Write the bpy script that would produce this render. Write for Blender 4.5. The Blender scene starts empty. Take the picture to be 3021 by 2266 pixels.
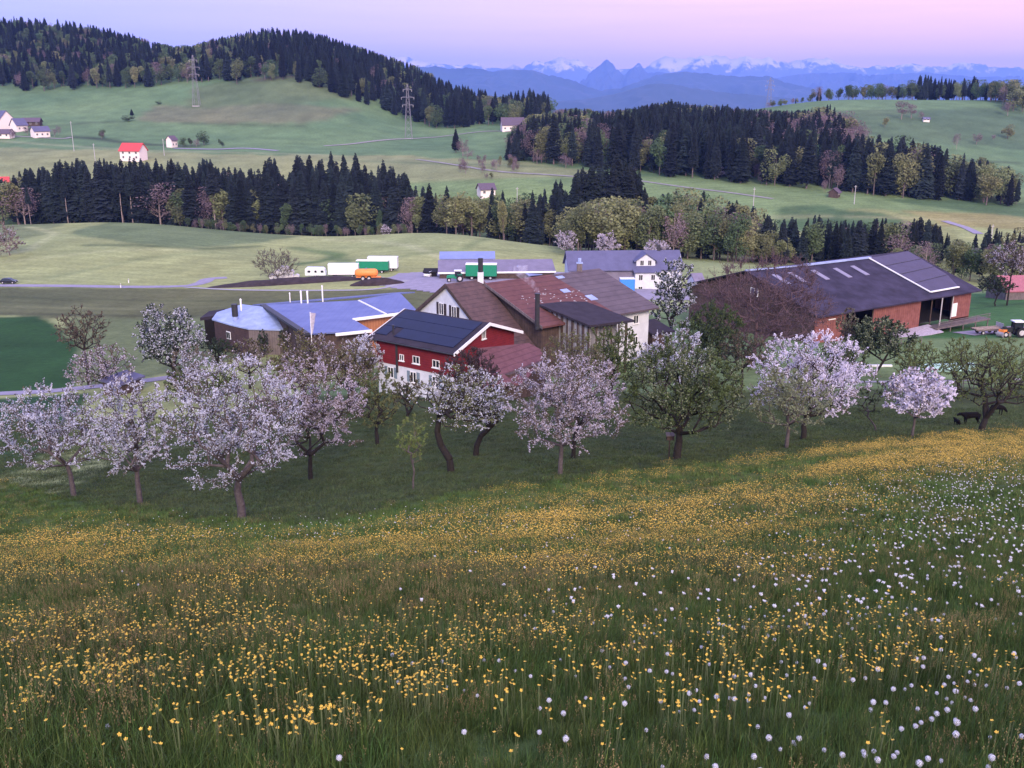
import bpy, math, random, colorsys
import numpy as np
R=math.radians
SKY_STRENGTH=1.0; SUN_STRENGTH=2.0; EXPOSURE=1.05
sc=bpy.context.scene; COL=sc.collection
# ------------------------------------------------------------------ camera, sky, sun, exposure
PITCH=R(16.0); F=2901.0; CP,SP=math.cos(PITCH),math.sin(PITCH)
cd=bpy.data.cameras.new('camera'); cam=bpy.data.objects.new('camera',cd); COL.objects.link(cam); sc.camera=cam
cd.sensor_width=36; cd.lens=F/3021*36; cd.clip_start=.1; cd.clip_end=120000
cam.location=(0,0,0); cam.rotation_euler=(R(90)-PITCH,0,0)
SUN_AZ=(0.12,-0.993); SUN_EL=R(26)
W=bpy.data.worlds.new('World'); sc.world=W; W.use_nodes=True; wn=W.node_tree; wn.nodes.clear()
def N(t,k,**kw):
    n=t.nodes.new(k)
    for a,b in kw.items():
        if a.startswith('i_'): n.inputs[a[2:].replace('_',' ')].default_value=b
        else: setattr(n,a,b)
    return n
sky=N(wn,'ShaderNodeTexSky',sky_type='NISHITA',sun_disc=False,sun_elevation=SUN_EL,sun_rotation=math.atan2(SUN_AZ[0],SUN_AZ[1]),air_density=1.2,dust_density=2.0,ozone_density=3.0)
tc=N(wn,'ShaderNodeTexCoord'); sx=N(wn,'ShaderNodeSeparateXYZ'); wn.links.new(tc.outputs['Generated'],sx.inputs[0])
def ramp(t,stops,interp='LINEAR'):
    r=t.nodes.new('ShaderNodeValToRGB'); r.color_ramp.interpolation=interp; e=r.color_ramp.elements
    while len(e)<len(stops): e.new(.5)
    for k,(p,c) in enumerate(stops): e[k].position=p; e[k].color=(*c,1)
    return r
mx=N(wn,'ShaderNodeMapRange'); mx.inputs['From Min'].default_value=-1; mx.inputs['From Max'].default_value=1; wn.links.new(sx.outputs['X'],mx.inputs['Value'])
low=ramp(wn,[(0,(.20,.22,.48)),(.26,(.34,.29,.64)),(.42,(.52,.335,.63)),(.5,(.64,.365,.63)),(.6,(.78,.39,.62)),(.72,(.88,.42,.62)),(.8,(.84,.43,.60)),(1,(.7,.42,.6))]); wn.links.new(mx.outputs[0],low.inputs[0])
high=ramp(wn,[(0,(.36,.43,.86)),(.5,(.54,.55,1.0)),(.75,(.76,.60,.96)),(1,(.80,.64,.90))]); wn.links.new(mx.outputs[0],high.inputs[0])
mz=N(wn,'ShaderNodeMapRange'); mz.inputs['From Min'].default_value=.06; mz.inputs['From Max'].default_value=.5; wn.links.new(sx.outputs['Z'],mz.inputs['Value'])
mixc=N(wn,'ShaderNodeMix',data_type='RGBA'); wn.links.new(mz.outputs[0],mixc.inputs[0]); wn.links.new(low.outputs[0],mixc.inputs[6]); wn.links.new(high.outputs[0],mixc.inputs[7])
wmp=N(wn,'ShaderNodeMapping'); wmp.inputs['Scale'].default_value=(2.2,2.2,38); wn.links.new(tc.outputs['Generated'],wmp.inputs[0])
wno=N(wn,'ShaderNodeTexNoise',i_Scale=1.6,i_Detail=5.0,i_Roughness=.6); wn.links.new(wmp.outputs[0],wno.inputs['Vector'])
wcl=ramp(wn,[(.42,(1,1,1)),(.72,(.90,.90,.97))]); wn.links.new(wno.outputs[0],wcl.inputs[0])
wmu=N(wn,'ShaderNodeMix',data_type='RGBA',blend_type='MULTIPLY'); wmu.inputs[0].default_value=1; wn.links.new(mixc.outputs[2],wmu.inputs[6]); wn.links.new(wcl.outputs[0],wmu.inputs[7])
bg1=N(wn,'ShaderNodeBackground',i_Strength=0.025); bg2=N(wn,'ShaderNodeBackground',i_Strength=SKY_STRENGTH)
wn.links.new(sky.outputs[0],bg1.inputs[0]); wn.links.new(wmu.outputs[2],bg2.inputs[0])
ad=N(wn,'ShaderNodeAddShader'); wo=N(wn,'ShaderNodeOutputWorld'); wn.links.new(bg1.outputs[0],ad.inputs[0]); wn.links.new(bg2.outputs[0],ad.inputs[1]); wn.links.new(ad.outputs[0],wo.inputs[0])
sl=bpy.data.lights.new('sun','SUN'); sl.energy=SUN_STRENGTH; sl.angle=R(18); sl.color=(1.0,.82,.70)
so=bpy.data.objects.new('sun',sl); COL.objects.link(so)
from mathutils import Vector, Matrix
so.rotation_euler=Vector((SUN_AZ[0]*math.cos(SUN_EL),SUN_AZ[1]*math.cos(SUN_EL),math.sin(SUN_EL))).to_track_quat('Z','Y').to_euler()
so.location=(0,-50,60)
vs=sc.view_settings; vs.view_transform='Standard'; vs.look='None'; vs.gamma=1; vs.exposure=EXPOSURE; vs.use_curve_mapping=False
sc.cycles.max_bounces=5; sc.cycles.diffuse_bounces=2; sc.cycles.volume_bounces=1; sc.cycles.transparent_max_bounces=8
sc.cycles.use_denoising=True; sc.cycles.volume_step_rate=4; sc.cycles.volume_max_steps=64
# ------------------------------------------------------------------ terrain function (measured rows of the ground at each distance)
def ray(px,py):
    a=(px-1510.5)/F; b=(1133-py)/F
    return np.array([a, CP+b*SP, -SP+b*CP])
def at(px,py,Y):
    d=ray(px,py); return d*(Y/d[1])
def atz(px,py,z):
    d=ray(px,py); return d*(z/d[2])
def proj(p):
    x,y,z=p; dep=y*CP-z*SP; return (1510.5+F*x/dep, 1133-F*(y*SP+z*CP)/dep)
# ground rows: at distance Y the ground shows at these rows
XA=[0,560,1100,1650,2212]; XB=[0,280,560,700,950,1200,1500,1800,2212]; XC=[0,180,280,370,570,700,883,1000,1180,1300,1560,1760,2000,2212]
ROWS=[(10,XA,[1385,1370,1362,1350,1335]),(15,XA,[1290,1275,1262,1245,1225]),(30,XA,[1190,1176,1162,1130,1090]),
(50,XA,[1130,1118,1075,1030,990]),(70,XA,[1060,1040,995,965,945]),(85,XA,[985,960,940,925,915]),(100,XA,[920,900,890,890,885]),
(120,XA,[862,850,845,838,828]),(150,XA,[790,770,757,755,758]),
(200,XB,[700,690,680,675,666,666,672,690,675]),(240,XB,[650,640,625,615,603,608,625,645,638]),(270,XB,[612,608,600,597,590,590,600,615,628]),
(300,XB,[583,575,572,575,568,572,575,590,600]),(340,XB,[545,530,545,560,525,545,560,570,560]),(380,XB,[512,500,520,522,500,535,550,545,530]),
(430,XB,[488,478,505,512,512,535,500,485,495]),(460,XB,[484,483,512,515,515,500,450,455,470]),(520,XB,[430,430,440,440,415,400,405,412,435]),
(600,XC,[350,347,345,347,350,352,355,355,352,360,368,370,375,385]),
(700,XC,[300,303,305,308,312,318,322,325,322,315,320,310,320,340]),
(850,XC,[238,238,240,238,225,215,290,275,268,280,275,240,235,260]),
(950,XC,[188,190,188,185,160,160,235,250,250,262,250,214,216,217]),
(1100,XC,[125,127,135,150,118,130,188,230,250,262,255,222,222,222]),
(1250,XC,[78,85,110,138,97,112,160,222,256,268,262,236,236,236])]
UG=np.linspace(-0.75,0.75,61)
def _tab():
    Ys=[];T=[]
    for Y,z in ((-40,10.0),(0,-1.7),(3,-2.93),(5,-3.75)):
        Ys.append(Y); T.append(np.full(61,z))
    for Y,xs,ys in ROWS:
        u=[];z=[]
        for x,y in zip(xs,ys):
            p=at(x*1.3657,y*1.3657,Y); u.append(p[0]/Y); z.append(p[2])
        r=np.interp(UG,u,z)
        k=np.array([1,2,3,2,1])/9.; rp=np.pad(r,2,mode='edge'); r=sum(k[i]*rp[i:i+61] for i in range(5))
        Ys.append(Y);T.append(r)
    last=T[-1]
    for Y,f,z in ((1450,.6,-30),(1800,0.1,-60),(2600,0,-100),(6000,0,-200),(70000,0,-250)):
        Ys.append(Y);T.append(last*f+z)
    return np.array(Ys,float),np.array(T)
YS,TAB=_tab()
def _par(Y): return np.log(np.maximum(Y,-39)+60)
PS=_par(YS)
def _slopes():
    h=np.diff(PS)[:,None]; d=np.diff(TAB,axis=0)/h; m=np.zeros_like(TAB)
    m[1:-1]=np.where(d[1:]*d[:-1]>0, 2*d[1:]*d[:-1]/(d[1:]+d[:-1]+1e-12*np.sign(d[1:]+d[:-1]+1e-30)), 0.0)
    m[0]=d[0]; m[-1]=d[-1]; return m
MS=_slopes()
def gz(X,Y):
    X=np.asarray(X,float);Y=np.asarray(Y,float)
    u=np.clip(X/np.maximum(np.abs(Y),8.0)*1.0,-.749,.749); fu=(u+.75)/.025; i=np.clip(fu.astype(int),0,59); a=fu-i
    p=_par(Y); k=np.clip(np.searchsorted(PS,p)-1,0,len(PS)-2); h=PS[k+1]-PS[k]; t=np.clip((p-PS[k])/h,0,1)
    h00=2*t**3-3*t**2+1;h10=t**3-2*t**2+t;h01=-2*t**3+3*t**2;h11=t**3-t**2
    def e(j): return h00*TAB[k,j]+h10*h*MS[k,j]+h01*TAB[k+1,j]+h11*h*MS[k+1,j]
    return e(i)*(1-a)+e(i+1)*a
def hit(px,py,Y0=4,Y1=1400):
    d=ray(px,py); Y=np.geomspace(Y0,Y1,6000); P=d[None]*(Y/d[1])[:,None]
    s=P[:,2]-gz(P[:,0],Y); k=np.argmax(s<0) if (s<0).any() else len(Y)-1
    return P[k][0],P[k][1],float(gz(P[k][0],P[k][1]))
K=1.3657
def hitp(x,y,h=0.0,Y0=4,Y1=1400):
    d=ray(x*K,y*K); Y=np.geomspace(Y0,Y1,5000); P=d[None]*(Y/d[1])[:,None]
    s=P[:,2]-gz(P[:,0],Y)-h; k=int(np.argmax(s<0)) if (s<0).any() else len(Y)-1
    return np.array([P[k][0],P[k][1],float(gz(P[k][0],P[k][1]))])
def g_at(x,Y):          # ground point below picture column x at distance Y
    z=-40.
    for _ in range(6):
        dep=Y*CP-z*SP; X=(x*K-1510.5)/F*dep; z=float(gz(X,Y))
    return np.array([X,Y,z])
def S3(p0,g,px,py):     # p0 + t*g + dz*up seen at source pixel
    d=ray(px,py); A=np.array([[g[0],0,-d[0]],[g[1],0,-d[1]],[0,1,-d[2]]]); t,dz,l=np.linalg.solve(A,-np.asarray(p0)); return np.array([p0[0]+t*g[0],p0[1]+t*g[1],p0[2]+dz])
def onplane(px,py,p0,n):
    d=ray(px,py); return d*(np.dot(p0,n)/np.dot(d,n))
def unit(v): v=np.asarray(v,float); return v/np.linalg.norm(v)
# ------------------------------------------------------------------ materials
def M(name,col,rough=.85,var=.18,scale=3.0,col2=None,rnd=0.0,bump=0.0,metal=0.0,spec=.25,trans=0.0,stretch=None,detail=4,emit=None):
    m=bpy.data.materials.new(name); m.use_nodes=True; t=m.node_tree; b=t.nodes['Principled BSDF']; L=t.links.new
    b.inputs['Roughness'].default_value=rough; b.inputs['Metallic'].default_value=metal; b.inputs['Specular IOR Level'].default_value=spec
    co=N(t,'ShaderNodeTexCoord'); mp=N(t,'ShaderNodeMapping'); L(co.outputs['Object'],mp.inputs[0])
    if stretch: mp.inputs['Scale'].default_value=stretch
    no=N(t,'ShaderNodeTexNoise',i_Scale=scale,i_Detail=detail,i_Roughness=.65); L(mp.outputs[0],no.inputs['Vector'])
    c1=tuple(c*(1-var) for c in col); c2=col2 or tuple(min(1,c*(1+var)) for c in col)
    rp=ramp(t,[(.35,c1),(.65,c2)]); L(no.outputs[0],rp.inputs[0]); out=rp.outputs[0]
    if rnd:
        oi=N(t,'ShaderNodeObjectInfo'); hs=N(t,'ShaderNodeHueSaturation'); 
        mr=N(t,'ShaderNodeMapRange'); mr.inputs['To Min'].default_value=1-rnd; mr.inputs['To Max'].default_value=1+rnd; L(oi.outputs['Random'],mr.inputs[0]); L(mr.outputs[0],hs.inputs['Value'])
        mu=N(t,'ShaderNodeMath',operation='MULTIPLY_ADD'); mu.inputs[1].default_value=7.13; mu.inputs[2].default_value=.2; L(oi.outputs['Random'],mu.inputs[0])
        fr=N(t,'ShaderNodeMath',operation='FRACT'); L(mu.outputs[0],fr.inputs[0]); m2=N(t,'ShaderNodeMapRange'); m2.inputs['To Min'].default_value=.5-rnd*.07; m2.inputs['To Max'].default_value=.5+rnd*.07; L(fr.outputs[0],m2.inputs[0]); L(m2.outputs[0],hs.inputs['Hue'])
        L(out,hs.inputs['Color']); out=hs.outputs[0]
    L(out,b.inputs['Base Color'])
    if bump:
        bp=N(t,'ShaderNodeBump',i_Strength=bump,i_Distance=.05); L(no.outputs[0],bp.inputs['Height']); L(bp.outputs[0],b.inputs['Normal'])
    if trans:
        tr=N(t,'ShaderNodeBsdfTranslucent'); L(out,tr.inputs[0]); ms=N(t,'ShaderNodeMixShader',i_Fac=trans); L(b.outputs[0],ms.inputs[1]); L(tr.outputs[0],ms.inputs[2]); L(ms.outputs[0],t.nodes['Material Output'].inputs[0])
    if emit: b.inputs['Emission Color'].default_value=(*col,1); b.inputs['Emission Strength'].default_value=emit
    return m
def MR(name,c1,c2,row=.35,rough=.8,metal=0,axis='Z',col3=None,nscale=1.2,dark=.6,spec=.25):   # courses of tiles / boards: fine lines along one axis
    m=M(name,c1,rough,0,nscale,c2,metal=metal,spec=spec); t=m.node_tree; L=t.links.new; b=t.nodes['Principled BSDF']
    co=N(t,'ShaderNodeTexCoord'); wv=N(t,'ShaderNodeTexWave',bands_direction=axis,i_Scale=.31416/row*.5*2,i_Distortion=.6,i_Detail=1.0)
    wv.wave_profile='SAW'; L(co.outputs['Object'],wv.inputs['Vector'])
    rp=ramp(t,[(0,(dark,)*3),(.25,(1,1,1)),(1,(1,1,1))]); L(wv.outputs[0],rp.inputs[0])
    src=b.inputs['Base Color'].links[0].from_socket; mu=N(t,'ShaderNodeMix',data_type='RGBA',blend_type='MULTIPLY'); mu.inputs[0].default_value=1
    L(src,mu.inputs[6]); L(rp.outputs[0],mu.inputs[7]); L(mu.outputs[2],b.inputs['Base Color']); return m
mt={}
mt['white']=M('white_paint',(.72,.72,.70),var=.06)
mt['whitewall']=M('white_render',(.56,.57,.60),var=.1,scale=.8)
mt['redwood']=MR('red_boards',(.135,.012,.018),(.175,.017,.024),row=.3,axis='Z',dark=.65)
mt['solar']=M('solar_glass',(.005,.008,.030),.45,.2,.8,spec=.2)
mt['darkmetal']=M('dark_metal',(.03,.03,.035),.5,.15)
mt['glass']=M('window_glass',(.015,.018,.025),.15,.1,spec=.5)
mt['shutter']=M('grey_blue_shutter',(.16,.21,.25),.7)
mt['shutterdark']=M('dark_shutter',(.035,.025,.025),.7)
mt['tilebrown']=MR('brown_tiles',(.065,.042,.042),(.10,.06,.058),row=.45,axis='Z')
mt['tilered']=MR('red_brown_tiles',(.095,.038,.036),(.13,.056,.05),row=.4,axis='Z',nscale=.8)
mt['tilegrey']=MR('grey_brown_tiles',(.08,.062,.07),(.11,.085,.095),row=.4,axis='Z',nscale=.6)
mt['tilewing']=MR('wine_tiles',(.10,.042,.048),(.135,.06,.066),row=.4,axis='Z')
mt['darkroof']=M('dark_fibre_roof',(.032,.027,.036),.85,.2,.7,spec=.12)
mt['barnroof']=M('barn_roof',(.030,.026,.046),.75,.38,.35,spec=.15)
mt['barnsolar']=M('barn_solar',(.036,.032,.065),.5,.15,.5,spec=.3)
mt['darkwood']=MR('dark_planks',(.05,.035,.03),(.09,.06,.05),row=.35,axis='X')
mt['barnwood']=MR('barn_planks',(.16,.058,.05),(.225,.088,.074),row=.5,axis='X')
mt['planks']=MR('grey_planks',(.22,.21,.22),(.32,.31,.32),row=.6,axis='X')
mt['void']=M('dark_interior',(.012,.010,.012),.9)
mt['bluemetal']=MR('pale_blue_sheet_roof',(.08,.105,.25),(.12,.15,.31),nscale=.3,row=.9,axis='X',rough=.45,dark=.85)
mt['palemetal']=M('pale_tin_roof',(.26,.32,.50),.5,.18,.6)
mt['brownwall']=MR('brown_shingle',(.045,.028,.028),(.07,.042,.04),row=.3,axis='Z')
mt['greywood']=MR('weathered_wood',(.11,.09,.09),(.165,.135,.13),row=.4,axis='X')
mt['orangewood']=MR('orange_wood',(.32,.13,.06),(.40,.17,.09),row=.4,axis='X')
mt['slate']=M('slate_blue_roof',(.10,.10,.17),.7,.1,.5,spec=.15)
mt['lilac']=M('lilac_roof',(.17,.15,.20),.7,.12,.5)
mt['skylight']=M('dull_skylight',(.20,.19,.25),.5,.1)
mt['bluehall']=M('blue_hall_roof',(.17,.21,.40),.5,.08,.5)
mt['green']=M('green_tarp',(.01,.19,.10),.5,.1)
mt['bluebox']=M('blue_tarp',(.05,.22,.60),.5,.1)
mt['orange']=M('orange_tank',(.75,.24,.06),.45,.1)
mt['black']=M('black_rubber',(.015,.015,.017),.8)
mt['carblack']=M('black_car_paint',(.012,.013,.018),.25,spec=.6)
mt['carwhite']=M('white_car_paint',(.7,.72,.75),.3,spec=.6)
mt['plaster']=M('far_plaster',(.70,.62,.58),.9,.06)
mt['farroof']=M('far_roof',(.10,.075,.10),.8)
mt['redroof']=M('bright_red_roof',(.50,.06,.06),.7)
mt['concrete']=M('concrete',(.30,.29,.29),.9)
mt['track']=M('gravel_track',(.22,.21,.19),.95,.15,.3)
mt['pole']=M('pale_pole',(.42,.40,.40),.7)
mt['steel']=M('galvanised_steel',(.24,.23,.25),.6,metal=.2)
mt['asphalt']=M('asphalt',(.24,.22,.27),.9,.12,.6)
mt['soil']=M('dark_soil',(.035,.024,.024),.95,.35,.8,bump=.5)
mt['silage']=M('white_wrap',(.55,.53,.54),.6,.2,1)
mt['bark']=M('bark',(.085,.07,.07),.95,.3,6)
mt['barkdark']=M('dark_bark',(.022,.018,.017),.95,.3,6)
mt['barkpale']=M('pale_bark',(.24,.19,.17),.95,.25,4)
mt['twig']=M('mauve_twigs',(.115,.075,.085),.95,.3,3)
mt['blossom']=M('white_blossom',(.60,.61,.69),.8,.15,3,trans=.35)
mt['blossomp']=M('pink_blossom',(.52,.47,.54),.8,.2,3,trans=.35)
mt['blossomv']=M('violet_white_blossom',(.72,.68,.77),.8,.12,3,trans=.35)
mt['leafo']=M('olive_leaf',(.13,.14,.055),.75,.3,3,trans=.25)
mt['leafb']=M('brown_green_leaf',(.12,.095,.065),.75,.3,3,trans=.25)
mt['leafg']=M('green_leaf',(.075,.105,.035),.75,.3,3,trans=.25)
mt['leafd']=M('dark_leaf',(.032,.05,.028),.75,.3,2,trans=.15)
mt['leafpg']=M('pale_green_leaf',(.22,.25,.15),.75,.25,3,trans=.3)
mt['leaff']=M('fresh_leaf',(.15,.21,.06),.75,.3,3,trans=.3)
mt['shrubd']=M('dark_mauve_leaf',(.05,.033,.036),.8,.3,3,trans=.1)
mt['conif']=M('spruce_needles',(.014,.021,.022),.85,.45,.35,rnd=.55)
mt['decid']=M('spring_leaf',(.155,.17,.075),.8,.3,.25,rnd=.35,trans=.2)
mt['decidg']=M('green_spring_leaf',(.075,.115,.05),.8,.3,.25,rnd=.3,trans=.2)
mt['decidm']=M('mauve_budding_twigs',(.16,.115,.125),.85,.25,.25,rnd=.25,trans=.1)
mt['trunkf']=M('forest_trunk',(.13,.10,.095),.95,.3,1)
mt['cow']=M('black_hide',(.008,.007,.008),.9,spec=.05)
mt['pinkroof']=M('pinkish_roof',(.30,.11,.13),.8)
mt['petal']=M('yellow_petal',(.78,.50,.07),.5,.12,20,trans=.2)
mt['seedhead']=M('dandelion_down',(.86,.86,.86),.9,.12,60,trans=.4)
mt['stemg']=M('flower_stem',(.12,.15,.07),.7)
mt['blade']=M('grass_blade',(.085,.135,.030),.55,.6,5,rnd=.5,trans=.25)
mt['bladeo']=M('orchard_blade',(.060,.086,.026),.6,.5,5,rnd=.4,trans=.2)
mt['bladeb']=M('grass_seed_head',(.27,.20,.09),.7,.3,9,rnd=.25,trans=.25)
# ------------------------------------------------------------------ mesh helpers
def link(o,parent=None):
    COL.objects.link(o)
    if parent is not None: o.parent=parent
    return o
def tag(o,label=None,cat=None,group=None,kind=None):
    if label: o['label']=label
    if cat: o['category']=cat
    if group: o['group']=group
    if kind: o['kind']=kind
    return o
def empty(name,loc,label,cat,group=None,rz=0.0):
    o=bpy.data.objects.new(name,None); o.empty_display_size=.5; o.location=loc; o.rotation_euler=(0,0,rz); link(o); return tag(o,label,cat,group)
def npmesh(name,V,Fq,mats,mi=None,smooth=False):
    V=np.asarray(V,np.float32); me=bpy.data.meshes.new(name)
    arr=[np.asarray(f,np.int32) for f in Fq if len(f)]
    me.vertices.add(len(V)); me.vertices.foreach_set('co',V.ravel())
    tot=sum(a.size for a in arr); npol=sum(len(a) for a in arr)
    me.loops.add(tot); me.loops.foreach_set('vertex_index',np.concatenate([a.ravel() for a in arr]))
    st=[];s=0
    for a in arr:
        st.append(np.arange(len(a))*a.shape[1]+s); s+=a.size
    me.polygons.add(npol); me.polygons.foreach_set('loop_start',np.concatenate(st).astype(np.int32))
    if mi is not None: me.polygons.foreach_set('material_index',np.asarray(mi,np.int32))
    if smooth: me.polygons.foreach_set('use_smooth',np.ones(npol,bool))
    for m in mats: me.materials.append(m)
    me.update(calc_edges=True); me.validate(); return me
class MB:
    def __init__(s): s.v=[];s.f=[];s.m=[]
    def poly(s,pts,m=0): k=len(s.v); s.v+= [tuple(map(float,p)) for p in pts]; s.f.append(tuple(range(k,k+len(pts)))); s.m.append(m); return s
    def slab(s,pts,th,m=0,n=None):      # polygon thickened downwards (or along -n)
        pts=[np.asarray(p,float) for p in pts]; n=np.array([0,0,-th]) if n is None else -unit(n)*th
        k=len(s.v); q=len(pts); s.v+=[tuple(p) for p in pts]+[tuple(p+n) for p in pts]
        s.f.append(tuple(range(k,k+q))); s.f.append(tuple(range(k+2*q-1,k+q-1,-1)))
        for i in range(q): j=(i+1)%q; s.f.append((k+i,k+q+i,k+q+j,k+j))
        s.m+=[m]*(q+2); return s
    def hexa(s,b,t,m=0):                # 4 bottom + 4 top corners
        k=len(s.v); s.v+=[tuple(map(float,p)) for p in list(b)+list(t)]
        s.f+=[(k+3,k+2,k+1,k),(k+4,k+5,k+6,k+7)]+[(k+i,k+(i+1)%4,k+4+(i+1)%4,k+4+i) for i in range(4)]; s.m+=[m]*6; return s
    def box(s,x0,x1,y0,y1,z0,z1,m=0):
        return s.hexa([(x0,y0,z0),(x1,y0,z0),(x1,y1,z0),(x0,y1,z0)],[(x0,y0,z1),(x1,y0,z1),(x1,y1,z1),(x0,y1,z1)],m)
    def tube(s,a,b,r0,r1=None,n=6,m=0,cap=True):
        a=np.asarray(a,float);b=np.asarray(b,float); r1=r0 if r1 is None else r1; d=unit(b-a); u=unit(np.cross(d,(0,0,1) if abs(d[2])<.9 else (1,0,0))); w=np.cross(d,u); k=len(s.v)
        for c,r in ((a,r0),(b,r1)):
            for i in range(n): th=2*math.pi*i/n; s.v.append(tuple(c+r*(math.cos(th)*u+math.sin(th)*w)))
        for i in range(n): j=(i+1)%n; s.f.append((k+i,k+j,k+n+j,k+n+i)); s.m.append(m)
        if cap: s.f+=[tuple(range(k+n-1,k-1,-1)),tuple(range(k+n,k+2*n))]; s.m+=[m]*2
        return s
    def ball(s,c,rx,ry,rz,nu=10,nv=6,m=0):
        k=len(s.v); 
        for j in range(nv+1):
            ph=math.pi*j/nv
            for i in range(nu): th=2*math.pi*i/nu; s.v.append((c[0]+rx*math.sin(ph)*math.cos(th),c[1]+ry*math.sin(ph)*math.sin(th),c[2]+rz*math.cos(ph)))
        for j in range(nv):
            for i in range(nu): i2=(i+1)%nu; s.f.append((k+j*nu+i,k+(j+1)*nu+i,k+(j+1)*nu+i2,k+j*nu+i2)); s.m.append(m)
        return s
    def mesh(s,name,mats,off=None,smooth=False):
        me=bpy.data.meshes.new(name); v=s.v if off is None else [(a-off[0],b-off[1],c-off[2]) for a,b,c in s.v]
        me.from_pydata(v,[],s.f); 
        for m in (mats if isinstance(mats,(list,tuple)) else [mats]): me.materials.append(m)
        me.polygons.foreach_set('material_index',s.m)
        if smooth: me.polygons.foreach_set('use_smooth',[True]*len(s.f))
        me.validate(); me.update(); return me
    def build(s,name,mats,parent=None,off=None,smooth=False,label=None):
        o=bpy.data.objects.new(name,s.mesh(name,mats,off,smooth)); link(o,parent)
        if label: o['label']=label
        return o
def copy_tree(o,parent=None):
    c=o.copy(); COL.objects.link(c); c.parent=parent
    for ch in o.children: copy_tree(ch,c)
    return c
# ------------------------------------------------------------------ noise
_nr=np.random.default_rng(7); _NT=_nr.random((256,256))
def vnoise(x,y):
    x=np.asarray(x,float);y=np.asarray(y,float); xi=np.floor(x).astype(int);yi=np.floor(y).astype(int); fx=x-xi;fy=y-yi; fx=fx*fx*(3-2*fx);fy=fy*fy*(3-2*fy)
    a=_NT[xi&255,yi&255];b=_NT[(xi+1)&255,yi&255];c=_NT[xi&255,(yi+1)&255];d=_NT[(xi+1)&255,(yi+1)&255]
    return (a*(1-fx)+b*fx)*(1-fy)+(c*(1-fx)+d*fx)*fy
def fbm(x,y,o=4):
    s=0;w=1;t=0
    for k in range(o): s=s+w*vnoise(x*2**k+13*k,y*2**k+7*k); t+=w; w*=.5
    return s/t
def ppx(X,Y,Z):
    dep=Y*CP-Z*SP; dep=np.where(dep>.1,dep,.1); return (1510.5+F*X/dep)/K,(1133-F*(Y*SP+Z*CP)/dep)/K
def pip(px,py,poly):
    ins=np.zeros(px.shape,bool); n=len(poly)
    for i in range(n):
        x1,y1=poly[i];x2,y2=poly[(i+1)%n]
        if y1==y2: continue
        c=((y1>py)!=(y2>py))&(px<(x2-x1)*(py-y1)/(y2-y1)+x1); ins^=c
    return ins
EDGE=[(-300,1020),(0,1040),(200,1092),(520,1132),(700,1128),(900,1082),(1100,1048),(1300,1030),(1460,1008),(1700,985),(1970,955),(2212,936),(2500,915)]
def edge(px): return np.interp(px,[e[0] for e in EDGE],[e[1] for e in EDGE])
YB=[(250,1605,320,55,.5),(900,1520,250,60,.3),(700,1212,430,38,.95),(1000,1215,300,45,.8),(1250,1165,350,55,.85),(1500,1090,400,50,.75),(1900,1005,350,45,.95),(2150,965,230,35,1),(1300,1240,300,38,.75),(200,1195,260,38,.7),(60,1245,160,38,.7),(1600,1250,220,45,.4),(1700,1150,220,38,.45),(150,1130,250,25,.3),(0,1050,110,10,.5),(500,1280,300,30,.4),
 (430,1500,330,60,.62),(150,1450,150,60,.4),(700,1560,250,60,.4),(500,1640,400,30,.4),(1000,1420,300,45,.3),(1700,1480,380,50,.35),(1500,1600,200,60,.25),(1250,1480,200,60,.2),(1900,1440,200,70,.35),(350,1380,300,40,.4),(1600,1400,150,30,.2)]
BB=[(600,1290,520,42,.9),(100,1340,200,50,.8),(1050,1265,350,45,.8),(300,1420,320,45,.6),(1600,1080,300,60,.35),(1000,1340,400,40,.6),(1650,1270,200,40,.4),(2050,1430,120,90,.4),(1300,1310,300,30,.5)]
def blobs(px,py,BL):
    d=0
    for cx,cy,rx,ry,w in BL: d=d+w*np.exp(-((px-cx)/rx)**2-((py-cy)/ry)**2)
    return np.clip(d,0,1)
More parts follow.
